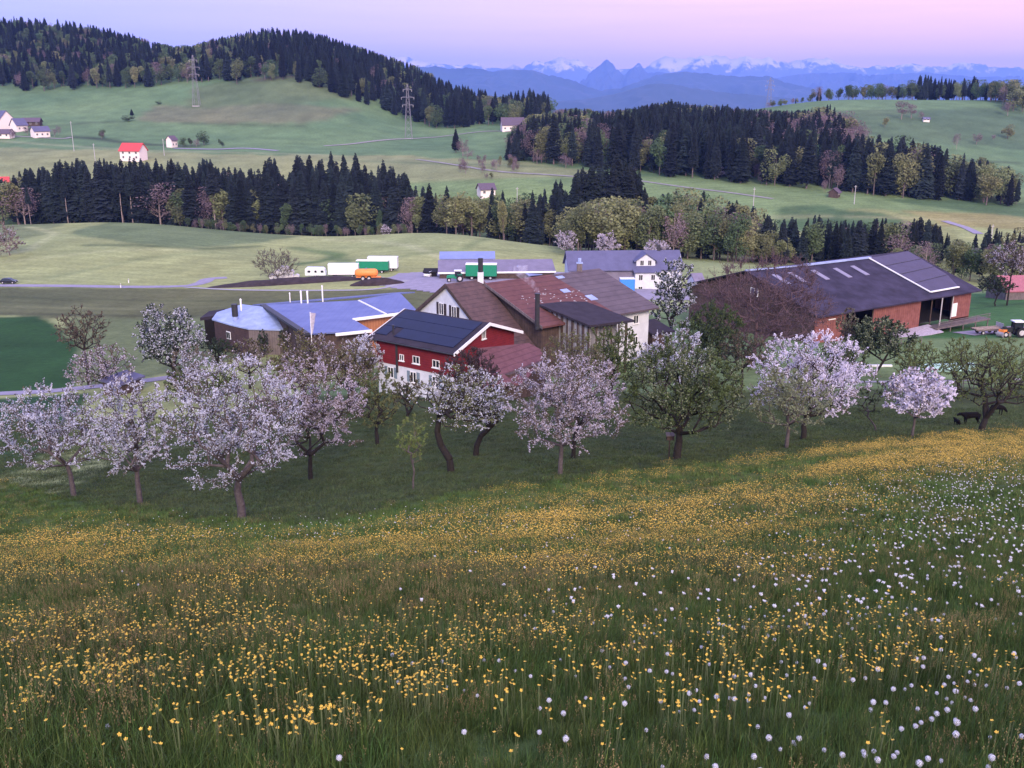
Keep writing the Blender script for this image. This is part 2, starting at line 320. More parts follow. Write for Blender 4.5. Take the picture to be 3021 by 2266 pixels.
# ------------------------------------------------------------------ ground sheet
def build_ground():
    nu,ny=560,980
    Yv=np.concatenate([np.linspace(-40,3,18),np.geomspace(4,1400,880),np.geomspace(1450,33500,82)]); ny=len(Yv)
    v=np.linspace(-1,1,nu); YY=np.repeat(Yv[:,None],nu,1); XX=v[None,:]*(0.74*np.maximum(YY,0)+30); ZZ=gz(XX,YY)
    XX=np.clip(XX,-24000,24000)
    px,py=ppx(XX,YY,ZZ); pxt,pyt=px,py; wq=np.clip((YY-60)/100,0,1); px=px+wq*(fbm(XX/14+3,YY/14+8,3)-.5)*46; py=py+wq*(fbm(XX/17+31,YY/17+5,3)-.5)*9
    C=np.zeros((ny,nu,3)); n1=fbm(XX/9,YY/9); n2=fbm(XX/60+5,YY/60); n3=fbm(XX/2.2,YY/1.6,3)
    def fill(mask,c): C[mask]=c
    def region(poly,c,Y0,Y1): fill(pip(px,py,poly)&(YY>Y0)&(YY<Y1),c)
    C[:]=(.14,.20,.08)
    far=YY>560; C[far]=(.105,.17,.076)
    C[YY>1300]=(.06,.09,.05)
    near=YY<118; C[near]=(.052,.072,.026)
    # mown light fields on the two mounds
    fill((YY>205+(px-1500)*.1)&(YY<440)&(px<2300),(.25,.28,.115))
    region([(-60,470),(160,470),(60,520),(-60,520)],(.16,.19,.085),330,445)
    region([(150,508),(170,492),(240,478),(330,474),(480,486),(640,512),(560,525),(490,533),(330,530)],(.13,.17,.075),300,445)   # darker mown cap of the left mound
    region([(-60,620),(440,622),(620,628),(900,622),(950,630),(950,700),(430,700),(0,682),(-60,682)],(.105,.115,.052),160,262)
    region([(-60,679),(80,679),(150,714),(172,775),(165,836),(-60,858)],(.022,.064,.018),95,210)                              # dark green young crop
    region([(-80,866),(190,850),(150,930),(60,1010),(-80,1050)],(.028,.072,.028),60,135)
    region([(150,690),(430,690),(700,740),(430,790),(180,842),(150,720)],(.12,.15,.065),118,205)
    region([(2060,640),(2400,600),(2400,730),(1980,730)],(.05,.125,.04),150,262)                                               # bright green knoll right of the barn
    region([(1640,500),(1700,452),(1900,452),(2000,470),(2060,500),(2100,560),(1640,560)],(.20,.22,.09),300,520)
    region([(1660,475),(1690,448),(1760,443),(1900,462),(1960,480),(1900,500),(1680,500)],(.07,.12,.05),300,520)
    region([(1900,430),(2300,440),(2300,470),(2100,462),(1960,440)],(.08,.13,.055),380,530)
    region([(1950,455),(2300,470),(2300,500),(2050,490)],(.21,.20,.08),380,530)
    region([(-60,318),(500,332),(900,338),(1150,350),(1290,375),(1290,405),(900,400),(-60,400)],(.20,.22,.10),545,700)
    region([(300,262),(330,228),(600,222),(780,235),(660,268)],(.125,.14,.075),700,900)
    region([(420,190),(560,165),(740,175),(760,215),(400,235)],(.10,.135,.062),840,1000)
    region([(1700,240),(2300,232),(2300,330),(1900,300)],(.075,.12,.06),640,900)
    def line(pts,w,c,Y0,Y1):
        P=[hitp(x,y,Y0=Y0,Y1=Y1)[:2] for x,y in pts]
        for a,b in zip(P[:-1],P[1:]):
            ab=b-a; t=np.clip(((XX-a[0])*ab[0]+(YY-a[1])*ab[1])/(ab@ab),0,1); d=np.hypot(XX-a[0]-t*ab[0],YY-a[1]-t*ab[1])
            k=np.clip(1.5-d/w,0,1)[...,None]*.9; C[:]=C*(1-k)+np.array(c)*k
    line([(155,296),(200,299),(260,307),(330,313),(420,316)],5,(.045,.06,.035),500,900)
    line([(99,273),(199,265),(265,263)],3,(.04,.055,.035),500,950); line([(397,266),(530,270),(662,274)],3,(.05,.07,.035),600,950)
    line([(1795,317),(1850,325),(1920,334),(2000,341),(2200,352)],2.5,(.035,.05,.03),450,900)
    line([(185,530),(330,532),(440,538),(560,532)],2.2,(.07,.10,.04),280,430)
    line([(0,680),(110,679),(250,682),(430,684)],1.0,(.05,.06,.03),170,240)
    line([(960,560),(880,530),(800,520),(700,517)],1.6,(.33,.35,.17),270,430); line([(700,600),(760,575),(860,555),(1000,540),(1100,520)],1.6,(.16,.20,.08),250,430)
    line([(100,600),(300,560),(460,545),(640,560)],1.2,(.17,.21,.09),250,430); line([(-40,570),(200,545),(420,540)],1.2,(.32,.34,.16),250,430); line([(720,590),(745,565),(720,548),(640,536)],3.0,(.13,.18,.07),250,430)
    line([(60,470+20),(120,505),(60,540),(-40,560)],1.6,(.32,.34,.16),280,430); line([(0,640),(400,650),(900,655)],1.0,(.075,.09,.04),170,262); line([(0,662),(400,668)],.8,(.16,.17,.08),170,262)
    line([(-60,300),(300,325),(700,335)],2,(.27,.28,.15),500,900); line([(700,345),(900,352),(1200,362)],2.5,(.09,.13,.06),450,800); line([(1650,470),(1900,470),(2212,478)],1.5,(.30,.29,.14),330,520); line([(1700,452),(1900,480),(2040,530)],1.2,(.11,.15,.06),330,520)
    line([(700,545),(735,551),(710,560),(640,572)],2.5,(.09,.14,.05),270,400)
    line([(2060,672),(2212,655)],.8,(.03,.07,.03),160,230)
    line([(560,172),(700,168)],5,(.12,.085,.07),850,1000)
    for _ in range(2):
        Cb=C.copy(); Cb[1:-1,1:-1]=(C[:-2,1:-1]+C[2:,1:-1]+C[1:-1,:-2]+C[1:-1,2:]+2*C[1:-1,1:-1])/6; C[:]=Cb
    px,py=pxt,pyt
    # meadow: flower cover and seed-head cover are the colour of the plants themselves
    mead=(py>edge(px)-2)&(YY<90)&(YY>2); y=blobs(px,py,YB); b=blobs(px,py,BB)
    yy=np.clip((y-.2)*1.2*(.4+1.2*n3),0,.75)[...,None]; bb=(b*.6*(1-y))[...,None]; yy*=np.clip((fbm(XX/9+YY/14+3,(YY-XX*.35)/3.2,3)-.28)*3.2,.1,1)[...,None]; yy[YY<22]*=.15
    Cm=np.array([.07,.11,.03])*(1-yy)+np.array([.34,.225,.045])*yy; Cm=Cm*(1-bb)+np.array([.15,.13,.055])*bb
    C[mead]=Cm[mead]
    C*=(.72+.56*n1)[...,None]; C*=(.8+.4*n2)[...,None]
    warm=(n2-.5)[...,None]*np.array([.25,.05,-.1]); C*=1+warm
    # faint curved mowing rows
    s=np.sin((XX*.35+YY*.9+18*n2)*1.1); mow=((YY>205)&(YY<560))[...,None]; C*=1+.07*s[...,None]*mow*(.4+1.2*n1[...,None])
    idx=np.arange(ny*nu).reshape(ny,nu); q=np.stack([idx[:-1,:-1],idx[:-1,1:],idx[1:,1:],idx[1:,:-1]],-1).reshape(-1,4)
    m=bpy.data.materials.new('ground'); m.use_nodes=True; t=m.node_tree; bs=t.nodes['Principled BSDF']; bs.inputs['Roughness'].default_value=.95; bs.inputs['Specular IOR Level'].default_value=.1
    at_=N(t,'ShaderNodeAttribute',attribute_name='col'); co=N(t,'ShaderNodeTexCoord')
    no=N(t,'ShaderNodeTexNoise',i_Scale=.8,i_Detail=8.0,i_Roughness=.7); t.links.new(co.outputs['Object'],no.inputs['Vector'])
    rp=ramp(t,[(.3,(.72,.74,.7)),(.7,(1.28,1.26,1.25))]); t.links.new(no.outputs[0],rp.inputs[0])
    mu=N(t,'ShaderNodeMix',data_type='RGBA',blend_type='MULTIPLY'); mu.inputs[0].default_value=1; t.links.new(at_.outputs['Color'],mu.inputs[6]); t.links.new(rp.outputs[0],mu.inputs[7]); t.links.new(mu.outputs[2],bs.inputs['Base Color'])
    no2=N(t,'ShaderNodeTexNoise',i_Scale=2.5,i_Detail=6.0,i_Roughness=.8); t.links.new(co.outputs['Object'],no2.inputs['Vector'])
    bp=N(t,'ShaderNodeBump',i_Strength=.7,i_Distance=.25); t.links.new(no2.outputs[0],bp.inputs['Height']); t.links.new(bp.outputs[0],bs.inputs['Normal'])
    me=npmesh('ground',np.stack([XX,YY,ZZ],-1).reshape(-1,3),[q],[m],smooth=True)
    ca=me.color_attributes.new('col','FLOAT_COLOR','POINT'); ca.data.foreach_set('color',np.concatenate([C.reshape(-1,3),np.ones((ny*nu,1))],1).astype(np.float32).ravel())
    o=bpy.data.objects.new('ground',me); link(o); tag(o,kind='structure'); return ZZ.min()
zmin=build_ground()
# ------------------------------------------------------------------ roads: strips lying on the ground
def road(name,pts,w,mat,Y0=90,Y1=1300,lift=.06,dense=14):
    P=[hitp(x,y,Y0=Y0,Y1=Y1)[:2] for x,y in pts]; Q=[]
    P=[2*P[0]-P[1]]+P+[2*P[-1]-P[-2]]
    for i in range(1,len(P)-2):
        for k in range(dense):
            t=k/dense; Q.append(.5*((2*P[i])+(-P[i-1]+P[i+1])*t+(2*P[i-1]-5*P[i]+4*P[i+1]-P[i+2])*t*t+(-P[i-1]+3*P[i]-3*P[i+1]+P[i+2])*t**3))
    Q.append(P[-2]); Q=np.array(Q); T=np.gradient(Q,axis=0); T/=np.linalg.norm(T,axis=1)[:,None]; S=np.stack([-T[:,1],T[:,0]],1)
    V=[];ns=5
    for k in range(ns): q=Q+S*w*(k/(ns-1)-.5); V.append(np.column_stack([q,gz(q[:,0],q[:,1])+lift]))
    V=np.stack(V,1); n=len(Q); idx=np.arange(n*ns).reshape(n,ns); f=np.stack([idx[:-1,:-1],idx[:-1,1:],idx[1:,1:],idx[1:,:-1]],-1).reshape(-1,4)
    o=bpy.data.objects.new(name,npmesh(name,V.reshape(-1,3),[f],[mat],smooth=True)); link(o); return tag(o,kind='structure')
def patch(name,poly,mat,Y0,Y1,lift=.08):
    P=np.array([hitp(x,y,Y0=Y0,Y1=Y1) for x,y in poly]); lo=P.min(0);hi=P.max(0); nx=40; xs=np.linspace(lo[0],hi[0],nx); ys=np.linspace(lo[1],hi[1],nx); X,Y=np.meshgrid(xs,ys); ins=pip(X,Y,[tuple(p[:2]) for p in P])
    idx=np.arange(nx*nx).reshape(nx,nx); c=ins[:-1,:-1]&ins[1:,1:]&ins[:-1,1:]&ins[1:,:-1]; f=np.stack([idx[:-1,:-1],idx[:-1,1:],idx[1:,1:],idx[1:,:-1]],-1)[c]
    o=bpy.data.objects.new(name,npmesh(name,np.stack([X,Y,gz(X,Y)+lift],-1).reshape(-1,3),[f],[mat])); link(o); return tag(o,kind='structure')
A=mt['asphalt']
road('road',[(-80,618),(0,617),(150,618),(300,620),(400,618),(436,611),(452,603),(490,600)],4.2,A,180,330)
road('path',[(400,621),(520,627),(700,628),(820,624),(880,606)],1.6,mt['concrete'],180,330,.1)
road('road',[(-60,857),(0,851),(100,846),(200,836),(320,822),(400,812),(470,808)],3.2,A,90,170)
patch('yard',[(770,612),(832,600),(860,590),(960,586),(1300,590),(1300,640),(960,640),(830,622)],A,190,300)
patch('yard',[(1290,628),(1480,622),(1500,650),(1290,650)],A,190,260)
road('road',[(2080,722),(2130,718),(2212,716),(2300,714)],5,A,130,230,.08)
road('path',[(1640,826),(1800,826),(2000,824),(2212,820),(2300,818)],1.2,mt['concrete'],90,150)
road('road',[(700,316),(765,311),(864,301),(974,293),(1030,286),(1073,284),(1150,287)],3.6,mt['track'],600,1000,.3)
road('road',[(900,345),(944,351),(997,359),(1046,367),(1113,374),(1240,382)],3.4,mt['track'],450,760,.25)
road('road',[(1381,391),(1480,405),(1563,415),(1669,430)],3.2,mt['track'],380,700,.2)
road('road',[(2040,478),(2056,483),(2085,492),(2115,506)],4,A,330,560,.2)
road('road',[(376,321),(463,323),(530,321),(600,326)],5,A,500,800,.25)
road('road',[(-40,292),(60,296),(130,300),(155,297)],3.5,mt['track'],560,900,.25)
# ------------------------------------------------------------------ distant mountains
def mountains(name,ridge,D,depth,seed,mat,amp,fall=500,n=420,nd=70):
    xs=np.array([r[0] for r in ridge],float)*K; ys=np.array([r[1] for r in ridge],float)*K
    px=np.linspace(xs.min(),xs.max(),n); py=np.interp(px,xs,ys)
    Pk=np.array([at(a,b,D) for a,b in zip(px,py)]); u=Pk[:,0]/D; top=Pk[:,2]
    tt=np.linspace(-1,1,nd); Y=D+tt[:,None]*depth*.5+0*u[None,:]; X=u[None,:]*Y
    base=-260.; prof=1-np.abs(tt)**.85; rn=np.abs(fbm(X/fall+seed,Y/fall+seed,5)-.5)*2; rn2=fbm(X/(fall*.35)+3*seed,Y/(fall*.35),4)-.5
    Z=base+(top[None,:]-base)*prof[:,None]; env=(1-prof[:,None])**.35*(prof[:,None]>.02)
    Z=Z-(rn-.25)*amp*env*1.6+rn2*amp*.35*env; Z[nd//2-1:nd//2+1]+=0
    j=np.argmin(np.abs(tt)); Z[j]=top+ (fbm(px/9+seed,px*0,3)-.5)*amp*.09
    Z=np.minimum(Z,base+(top[None,:]+amp*.03-base)*1.0)
    idx=np.arange(nd*n).reshape(nd,n); f=np.stack([idx[:-1,:-1],idx[:-1,1:],idx[1:,1:],idx[1:,:-1]],-1).reshape(-1,4)
    o=bpy.data.objects.new(name,npmesh(name,np.stack([X,Y,Z],-1).reshape(-1,3),[f],[mat],smooth=False)); link(o); tag(o,kind='structure'); return Z.max()
def snowmat(name,rock,snow,z0,z1,sl=.35):
    m=bpy.data.materials.new(name); m.use_nodes=True; t=m.node_tree; b=t.nodes['Principled BSDF']; b.inputs['Roughness'].default_value=.9; L=t.links.new
    g=N(t,'ShaderNodeNewGeometry'); sp=N(t,'ShaderNodeSeparateXYZ'); L(g.outputs['Position'],sp.inputs[0]); sn=N(t,'ShaderNodeSeparateXYZ'); L(g.outputs['Normal'],sn.inputs[0])
    no=N(t,'ShaderNodeTexNoise',i_Scale=.0025,i_Detail=9.0,i_Roughness=.7); L(g.outputs['Position'],no.inputs['Vector'])
    h=N(t,'ShaderNodeMapRange'); h.inputs['From Min'].default_value=z0; h.inputs['From Max'].default_value=z1; L(sp.outputs['Z'],h.inputs['Value'])
    a=N(t,'ShaderNodeMath',operation='MULTIPLY_ADD'); L(no.outputs[0],a.inputs[0]); a.inputs[1].default_value=1.8; a.inputs[2].default_value=-.9
    b2=N(t,'ShaderNodeMath',operation='ADD'); L(h.outputs[0],b2.inputs[0]); L(a.outputs[0],b2.inputs[1])
    r=ramp(t,[(.45,rock),(.6,snow)]); L(b2.outputs[0],r.inputs[0]); L(r.outputs[0],b.inputs['Base Color']); return m
foot=snowmat('forested_mountain',(.035,.06,.075),(.10,.13,.12),700,1800); rock=snowmat('rock_and_snow',(.05,.07,.10),(.42,.42,.47),300,1700); alp=snowmat('snowy_alps',(.09,.10,.14),(.66,.54,.60),500,1500)  # haze blue put into these base colours, sunlight pink into the alp snow
LA=[(700,135),(800,126),(874,122),(904,132),(940,140),(1000,143),(1030,136),(1047,146),(1090,150),(1113,139),(1127,148),(1156,132),(1176,136),(1195,130),(1215,122),(1230,129),(1248,129),(1275,149),(1340,152),(1394,149),(1407,136),(1437,119),(1464,126),(1480,126),(1523,122),(1566,121),(1579,129),(1612,124),(1636,127),(1662,124),(1679,132),(1705,136),(1722,131),(1755,126),(1788,126),(1811,136),(1861,149),(1900,141),(1920,146),(1970,139),(2010,147),(2040,144),(2076,137),(2116,137),(2142,146),(2212,146),(2400,150)]
LM=[(1180,210),(1240,182),(1262,172),(1278,158),(1284,150),(1292,146),(1298,138),(1304,135),(1310,131),(1316,133),(1320,138),(1325,142),(1330,150),(1337,156),(1344,165),(1353,161),(1361,154),(1368,150),(1374,143),(1379,139),(1384,142),(1388,149),(1397,159),(1427,158),(1480,170),(1560,185),(1660,176),(1720,165),(1800,158),(1900,165),(2000,160),(2100,170),(2400,165)]
LF=[(800,150),(900,147),(941,144),(964,149),(1017,146),(1040,150),(1063,156),(1090,152),(1103,151),(1129,153),(1152,152),(1179,162),(1202,166),(1242,176),(1262,186),(1300,196),(1340,192),(1380,176),(1420,163),(1450,158),(1480,156),(1513,157),(1560,163),(1596,166),(1640,164),(1662,165),(1695,178),(1761,192),(1850,205),(2000,214),(2400,220)]
LN=[(900,215),(1050,214),(1180,222),(1260,214),(1325,205),(1361,195),(1395,184),(1411,181),(1440,181),(1464,183),(1480,188),(1546,198),(1600,203),(1650,207),(1760,218),(2300,225)]
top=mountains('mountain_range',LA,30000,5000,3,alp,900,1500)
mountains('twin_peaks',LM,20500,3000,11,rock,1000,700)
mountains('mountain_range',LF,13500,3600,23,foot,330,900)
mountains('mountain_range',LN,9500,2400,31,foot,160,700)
HAZE_DENSITY=4.7e-5
def haze():
    z0=float(zmin)-15; z1=top+60; mb=MB().box(-25500,25500,-60,34500,z0,z1)
    m=bpy.data.materials.new('haze'); m.use_nodes=True; t=m.node_tree; t.nodes.clear(); v=N(t,'ShaderNodeVolumePrincipled'); v.inputs['Color'].default_value=(.24,.42,1.0,1); v.inputs['Density'].default_value=HAZE_DENSITY; v.inputs['Anisotropy'].default_value=0.0
    o=N(t,'ShaderNodeOutputMaterial'); t.links.new(v.outputs[0],o.inputs['Volume']); mb_=mb.build('haze',m); tag(mb_,kind='stuff')
haze()
# ------------------------------------------------------------------ buildings
class Bld:
    """frame: s along the ridge (to the right), t towards the viewer's side, z up (world height)"""
    def __init__(s,name,label,cat,O,ux,vx,g,group=None):
        s.ux=np.array([ux[0],ux[1],0.]); s.vx=np.array([vx[0],vx[1],0.]); s.O=np.array([O[0],O[1],0.]); s.g=g
        s.root=empty(name,(O[0],O[1],g),label,cat,group); s.off=(O[0],O[1],g)
    def W(s,a,t,z): return s.O+s.ux*a+s.vx*t+np.array([0,0,z])
    def part(s,name,mb,mat,parent=None,label=None):
        # children of a part keep the same origin as the root
        o=mb.build(name,mat,parent or s.root,s.off)
        if label: o['label']=label
        return o
    def box(s,mb,a0,a1,t0,t1,z0,z1,m=0):
        # t decreasing keeps the winding outward for this left handed frame
        return mb.hexa([s.W(a0,t1,z0),s.W(a1,t1,z0),s.W(a1,t0,z0),s.W(a0,t0,z0)],[s.W(a0,t1,z1),s.W(a1,t1,z1),s.W(a1,t0,z1),s.W(a0,t0,z1)],m)
    def window(s,side,c,z,w,h,pos,shut=None,pane='glass',frame='white',sill=True,name='window'):
        """side 'f': face t=pos, c along s;  'l'/'r': face s=pos, c along t"""
        sg=1 if side in 'fr' else -1
        def bx(mb,c0,c1,z0,z1,d0,d1,m=0):
            lo,hi=sorted((pos+sg*d0,pos+sg*d1))
            return s.box(mb,c0,c1,lo,hi,z0,z1,m) if side in 'fb' else s.box(mb,lo,hi,c0,c1,z0,z1,m)
        fw=.07; mb=MB()
        for a in ((c-w/2,c-w/2+fw,z,z+h),(c+w/2-fw,c+w/2,z,z+h),(c-w/2+fw,c+w/2-fw,z,z+fw),(c-w/2+fw,c+w/2-fw,z+h-fw,z+h),(c-fw/2,c+fw/2,z+fw,z+h-fw)): bx(mb,*a,0.002,.10)
        if sill: bx(mb,c-w/2-.1,c+w/2+.1,z-.1,z-.003,0.003,.2)
        f=s.part(name,mb,mt[frame])
        s.part('pane',bx(MB(),c-w/2+fw,c+w/2-fw,z+fw,z+h-fw,.004,.05),mt[pane],f)
        if shut:
            for q in (-1,1): s.part('shutter',bx(MB(),c+q*(w/2+.04)-(w*.5 if q<0 else 0),c+q*(w/2+.04)+(w*.5 if q>0 else 0),z-.02,z+h+.02,.005,.07),mt[shut],f)
        return f
def gable(name,label,cat,RL,RR,EL,ER,g,oe=.7,og=.6,th=.22,wallmat='whitewall',roofmat='tilebrown',group=None,backrun=None,roofsplit=None):
    RL,RR,EL,ER=[np.asarray(q,float) for q in (RL,RR,EL,ER)]
    mid=(RL+RR)/2; ux=unit((RR-RL)[:2]); L=np.linalg.norm((RR-RL)[:2]); rv=((EL-RL)[:2]+(ER-RR)[:2])/2; run=np.linalg.norm(rv); vx=rv/run
    ux=unit(ux+ unit((ER-EL)[:2])); vp=np.array([-ux[1],ux[0]]); vp*=np.sign(vp@vx); vx=unit(vx*.5+vp*.5); ze=(EL[2]+ER[2])/2; zr=(RL[2]+RR[2])/2
    b=Bld(name,label,cat,mid,ux,vx,g,group); b.L=L;b.run=run;b.ze=ze;b.zr=zr;b.oe=oe;b.og=og; br=backrun or run; b.br=br; b.th=th
    b.hw=L/2-og; b.tf=run-oe; sl=(zr-ze)/run; b.zt=ze+sl*oe-th; slb=(zr-ze)/br
    # walls: gable prism
    if wallmat:
        zb=g-2.0; mb=MB(); P=lambda a,t,z: b.W(a,t,z)
        top=zr-th-.02; tb=-(br-oe); ztb=ze+slb*oe-th
        prof=[(b.tf,zb),(b.tf,b.zt),(0,top),(tb,ztb),(tb,zb)]
        l=[P(-b.hw,t,z) for t,z in prof]; r=[P(b.hw,t,z) for t,z in prof]
        mb.poly(l); mb.poly(r[::-1])
        for i in range(5): j=(i+1)%5; mb.poly([l[i],r[i],r[j],l[j]][::-1])
        b.wall=b.part('wall',mb,mt[wallmat])
    if roofmat:
        mb=MB(); mb.slab([b.W(-L/2,run,ze),b.W(L/2,run,ze),b.W(L/2,0,zr),b.W(-L/2,0,zr)],th); mb.slab([b.W(-L/2,0,zr),b.W(L/2,0,zr),b.W(L/2,-br,ze),b.W(-L/2,-br,ze)],th)
        b.roof=b.part('roof',mb,mt[roofmat])
    b.sl=sl; return b
def onroof(b,s,t,lift=0): return b.W(s,t,b.zr-(b.zr-b.ze)*t/b.run+lift)
# ---- red house with the solar roof
b=gable('red_house','red and white farmhouse with dark blue solar roof and white bargeboards among the blossom trees','house',(-14.2,125.6,-25.9),(-2.5,117.8,-25.9),(-17.7,120.2,-28.3),(-6.8,111.1,-28.3),-34.2,oe=.8,og=.9,wallmat=None,roofmat='darkroof')
RH=b; zs=b.g+2.75
mb=MB(); b.box(mb,-b.hw,b.hw,-b.tf,b.tf,b.g-2,zs); b.part('lower_wall',mb,mt['whitewall'])
mb=MB(); prof=[(b.tf+.06,zs+.003),(b.tf+.06,b.zt),(0,b.zr-b.th-.02),(-b.tf,b.zt),(-b.tf,zs+.003)]
l=[b.W(-b.hw-.06,t,z) for t,z in prof]; r=[b.W(b.hw+.06,t,z) for t,z in prof]; mb.poly(l); mb.poly(r[::-1])
for i in range(5): mb.poly([l[i],r[i],r[(i+1)%5],l[(i+1)%5]][::-1])
b.part('upper_wall',mb,mt['redwood'])
mb=MB()
for (a0,a1,t0,t1) in ((-b.L/2+.5,b.L/2-.9,.35,b.run*.30),(-b.L/2+.5,b.L/2-.9,b.run*.31,b.run*.58),(-b.L/2+3.6,b.L/2-.9,b.run*.59,b.run*.86),(-b.L/2+.5,-b.L/2+2.3,b.run*.59,b.run*.86)):
    mb.slab([onroof(b,a0,t1,.09),onroof(b,a1,t1,.09),onroof(b,a1,t0,.09),onroof(b,a0,t0,.09)],.07)
b.part('solar_panel',mb,mt['solar'])
for sgn in (1,-1):
    mb=MB(); x=b.L/2*1.0; 
    for q in (1,-1):
        if sgn<0 and q<0: pass
        t=q*b.run; p=[b.W(sgn*x,t,b.ze-.02),b.W(sgn*(x+.1),t,b.ze-.02),b.W(sgn*(x+.1),0,b.zr-.02),b.W(sgn*x,0,b.zr-.02)]; mb.hexa([v-np.array([0,0,.34]) for v in p],[v+np.array([0,0,.05]) for v in p])
    b.part('bargeboard',mb,mt['white'])
mb=MB(); mb.tube(b.W(-b.L/2,b.run+.08,b.ze-.12),b.W(b.L/2,b.run+.08,b.ze-.12),.09,n=6); mb.tube(b.W(-b.hw+3.4,b.tf+.15,b.zt),b.W(-b.hw+3.4,b.tf+.15,b.g+1.9),.16,n=6); b.part('gutter',mb,mt['darkmetal'])
mb=MB(); p=onroof(b,-b.L/2+3.0,b.run*.78); mb.tube(p,p+[0,0,1.0],.12); mb.tube(p+[0,0,1.0],p+[0,0,1.15],.2); b.part('vent_pipe',mb,mt['darkmetal'])
W_=2*b.hw
for c in (-b.hw+2.2,-b.hw+6.0,-b.hw+9.6): b.window('f',c,b.g+1.0,1.0,1.35,b.tf,shut='shutter')
for c,h in ((-b.hw+4.2,.8),(-b.hw+6.6,.95),(-b.hw+9.8,.95)): b.window('f',c,zs+.75,1.1 if h>.9 else .7,h,b.tf+.06)
b.window('r',0.2,b.zr-2.1,.75,1.1,b.hw+.06); b.window('r',-2.2,zs+.4,.8,1.1,b.hw+.06)
# wing with the wine-red roof against the right gable
a=b.hw; w0=b.W(a+.1,-b.run*1.0,b.ze+.05); w1=b.W(a+.1,b.run*.45,b.ze-.1); nw=np.cross(w1-w0,b.W(a+6,0,b.ze-3.0)-w0); P0=[onplane(x,y,w0,nw) for x,y in ((1560,1012),(1409,1027),(1425,1140),(1545,1131),(1613,1040))]
mb=MB().slab(P0,.2); b.part('wing_roof',mb,mt['tilewing'])
mb=MB(); b.box(mb,a+.08,a+6.0,-b.run*.7,b.run*.42,b.g-3,b.ze-2.7); b.part('wing_wall',mb,mt['darkwood'])
# small white porch steps in front
mb=MB(); 
for k in range(4): b.box(mb,4.0,6.2,b.tf+.02+k*.35,b.tf+.37+k*.35,b.g-1,b.g+.75-.18*k)
b.part('steps',mb,mt['concrete'])
mb=MB(); p0=b.W(3.9,b.tf+.1,b.g+.75);
for k in range(5): mb.tube(b.W(3.9,b.tf+.1+k*.6,b.g-.3),b.W(3.9,b.tf+.1+k*.6,b.g+1.7-.2*k),.03,n=4)
mb.tube(b.W(3.9,b.tf+.1,b.g+1.7),b.W(3.9,b.tf+2.5,b.g+.9),.04,n=4); b.part('handrail',mb,mt['white'])
# ---- farm axes
UX=unit(np.array([.775,.63]));VX=unit(np.array([.63,-.775]))
# ---- big brown roofed barn-house
cRL=np.array([-3.8,139.6,-25.0]); 
cRR=atz(1765,791,-25.0); cER=S3(cRR,VX,1953,909); cEL=S3(cRL,VX,1602,960); ze=(cER[2]+cEL[2])/2
c=gable('old_farm_barn','large old farm barn with red-brown and grey-brown tiled roof beside the white gabled house','barn',cRL,cRR,cEL,cER,-35.6,oe=1.3,og=.9,wallmat='darkwood',roofmat=None,backrun=11)
sp_=c.L*.30
def roofq(b,a0,a1,a2,a3,th=.25,back=False):   # a0..a1 along eave, a2..a3 along ridge
    if back: return MB().slab([b.W(a0,0,b.zr),b.W(a1,0,b.zr),b.W(a1,-b.br,b.ze),b.W(a0,-b.br,b.ze)],th)
    return MB().slab([b.W(a0,b.run,b.ze),b.W(a1,b.run,b.ze),b.W(a2,0,b.zr),b.W(a3,0,b.zr)],th)
c.part('roof',roofq(c,-c.L/2,c.L*.12,c.L*.06,-c.L/2),mt['tilered'],label='red-brown mossy half of the tiled roof')
c.part('roof',roofq(c,c.L*.12,c.L/2,c.L/2,c.L*.06),mt['tilegrey'],label='grey-brown newer half of the tiled roof')
c.part('roof',roofq(c,-c.L/2,c.L/2,0,0,back=True),mt['tilegrey'])
for (px,py,w,h) in ((1653,817,1.3,.7),(1668,857,1.3,1.0),(1745,877,1.3,1.5)):
    n=np.cross(np.append(c.ux[:2],0),onroof(c,0,c.run)-onroof(c,0,0)); p=onplane(px,py,onroof(c,0,0,.1),n); dv=unit(onroof(c,0,c.run)-onroof(c,0,0)); uu=c.ux
    c.part('skylight',MB().slab([p-uu*w/2+dv*h/2,p+uu*w/2+dv*h/2,p+uu*w/2-dv*h/2,p-uu*w/2-dv*h/2],.08),mt['palemetal'])
rngc=np.random.default_rng(5); mb=MB(); dv=unit(onroof(c,0,c.run)-onroof(c,0,0))
for k in range(60):
    s_=rngc.uniform(-c.L*.40,c.L*.12); t_=c.run*np.clip(.55+rngc.normal(0,.12)+.25*(s_/c.L),.3,.95); p=onroof(c,s_,t_,.03); q=rngc.uniform(.06,.16); mb.slab([p-c.ux*q+dv*q*.6,p+c.ux*q+dv*q*.6,p+c.ux*q-dv*q*.6,p-c.ux*q-dv*q*.6],.03)
c.part('lichen_patch',mb,mt['concrete'])['kind']='stuff'
mb=MB(); fz=.35
for s_,m_ in ((-c.L/2-.08,0),): mb.hexa([c.W(s_,c.run,c.ze-fz),c.W(s_+.08,c.run,c.ze-fz),c.W(s_+.08,0,c.zr-fz),c.W(s_,0,c.zr-fz)],[c.W(s_,c.run,c.ze+.04),c.W(s_+.08,c.run,c.ze+.04),c.W(s_+.08,0,c.zr+.04),c.W(s_,0,c.zr+.04)])
c.part('bargeboard',mb,mt['greywood'])
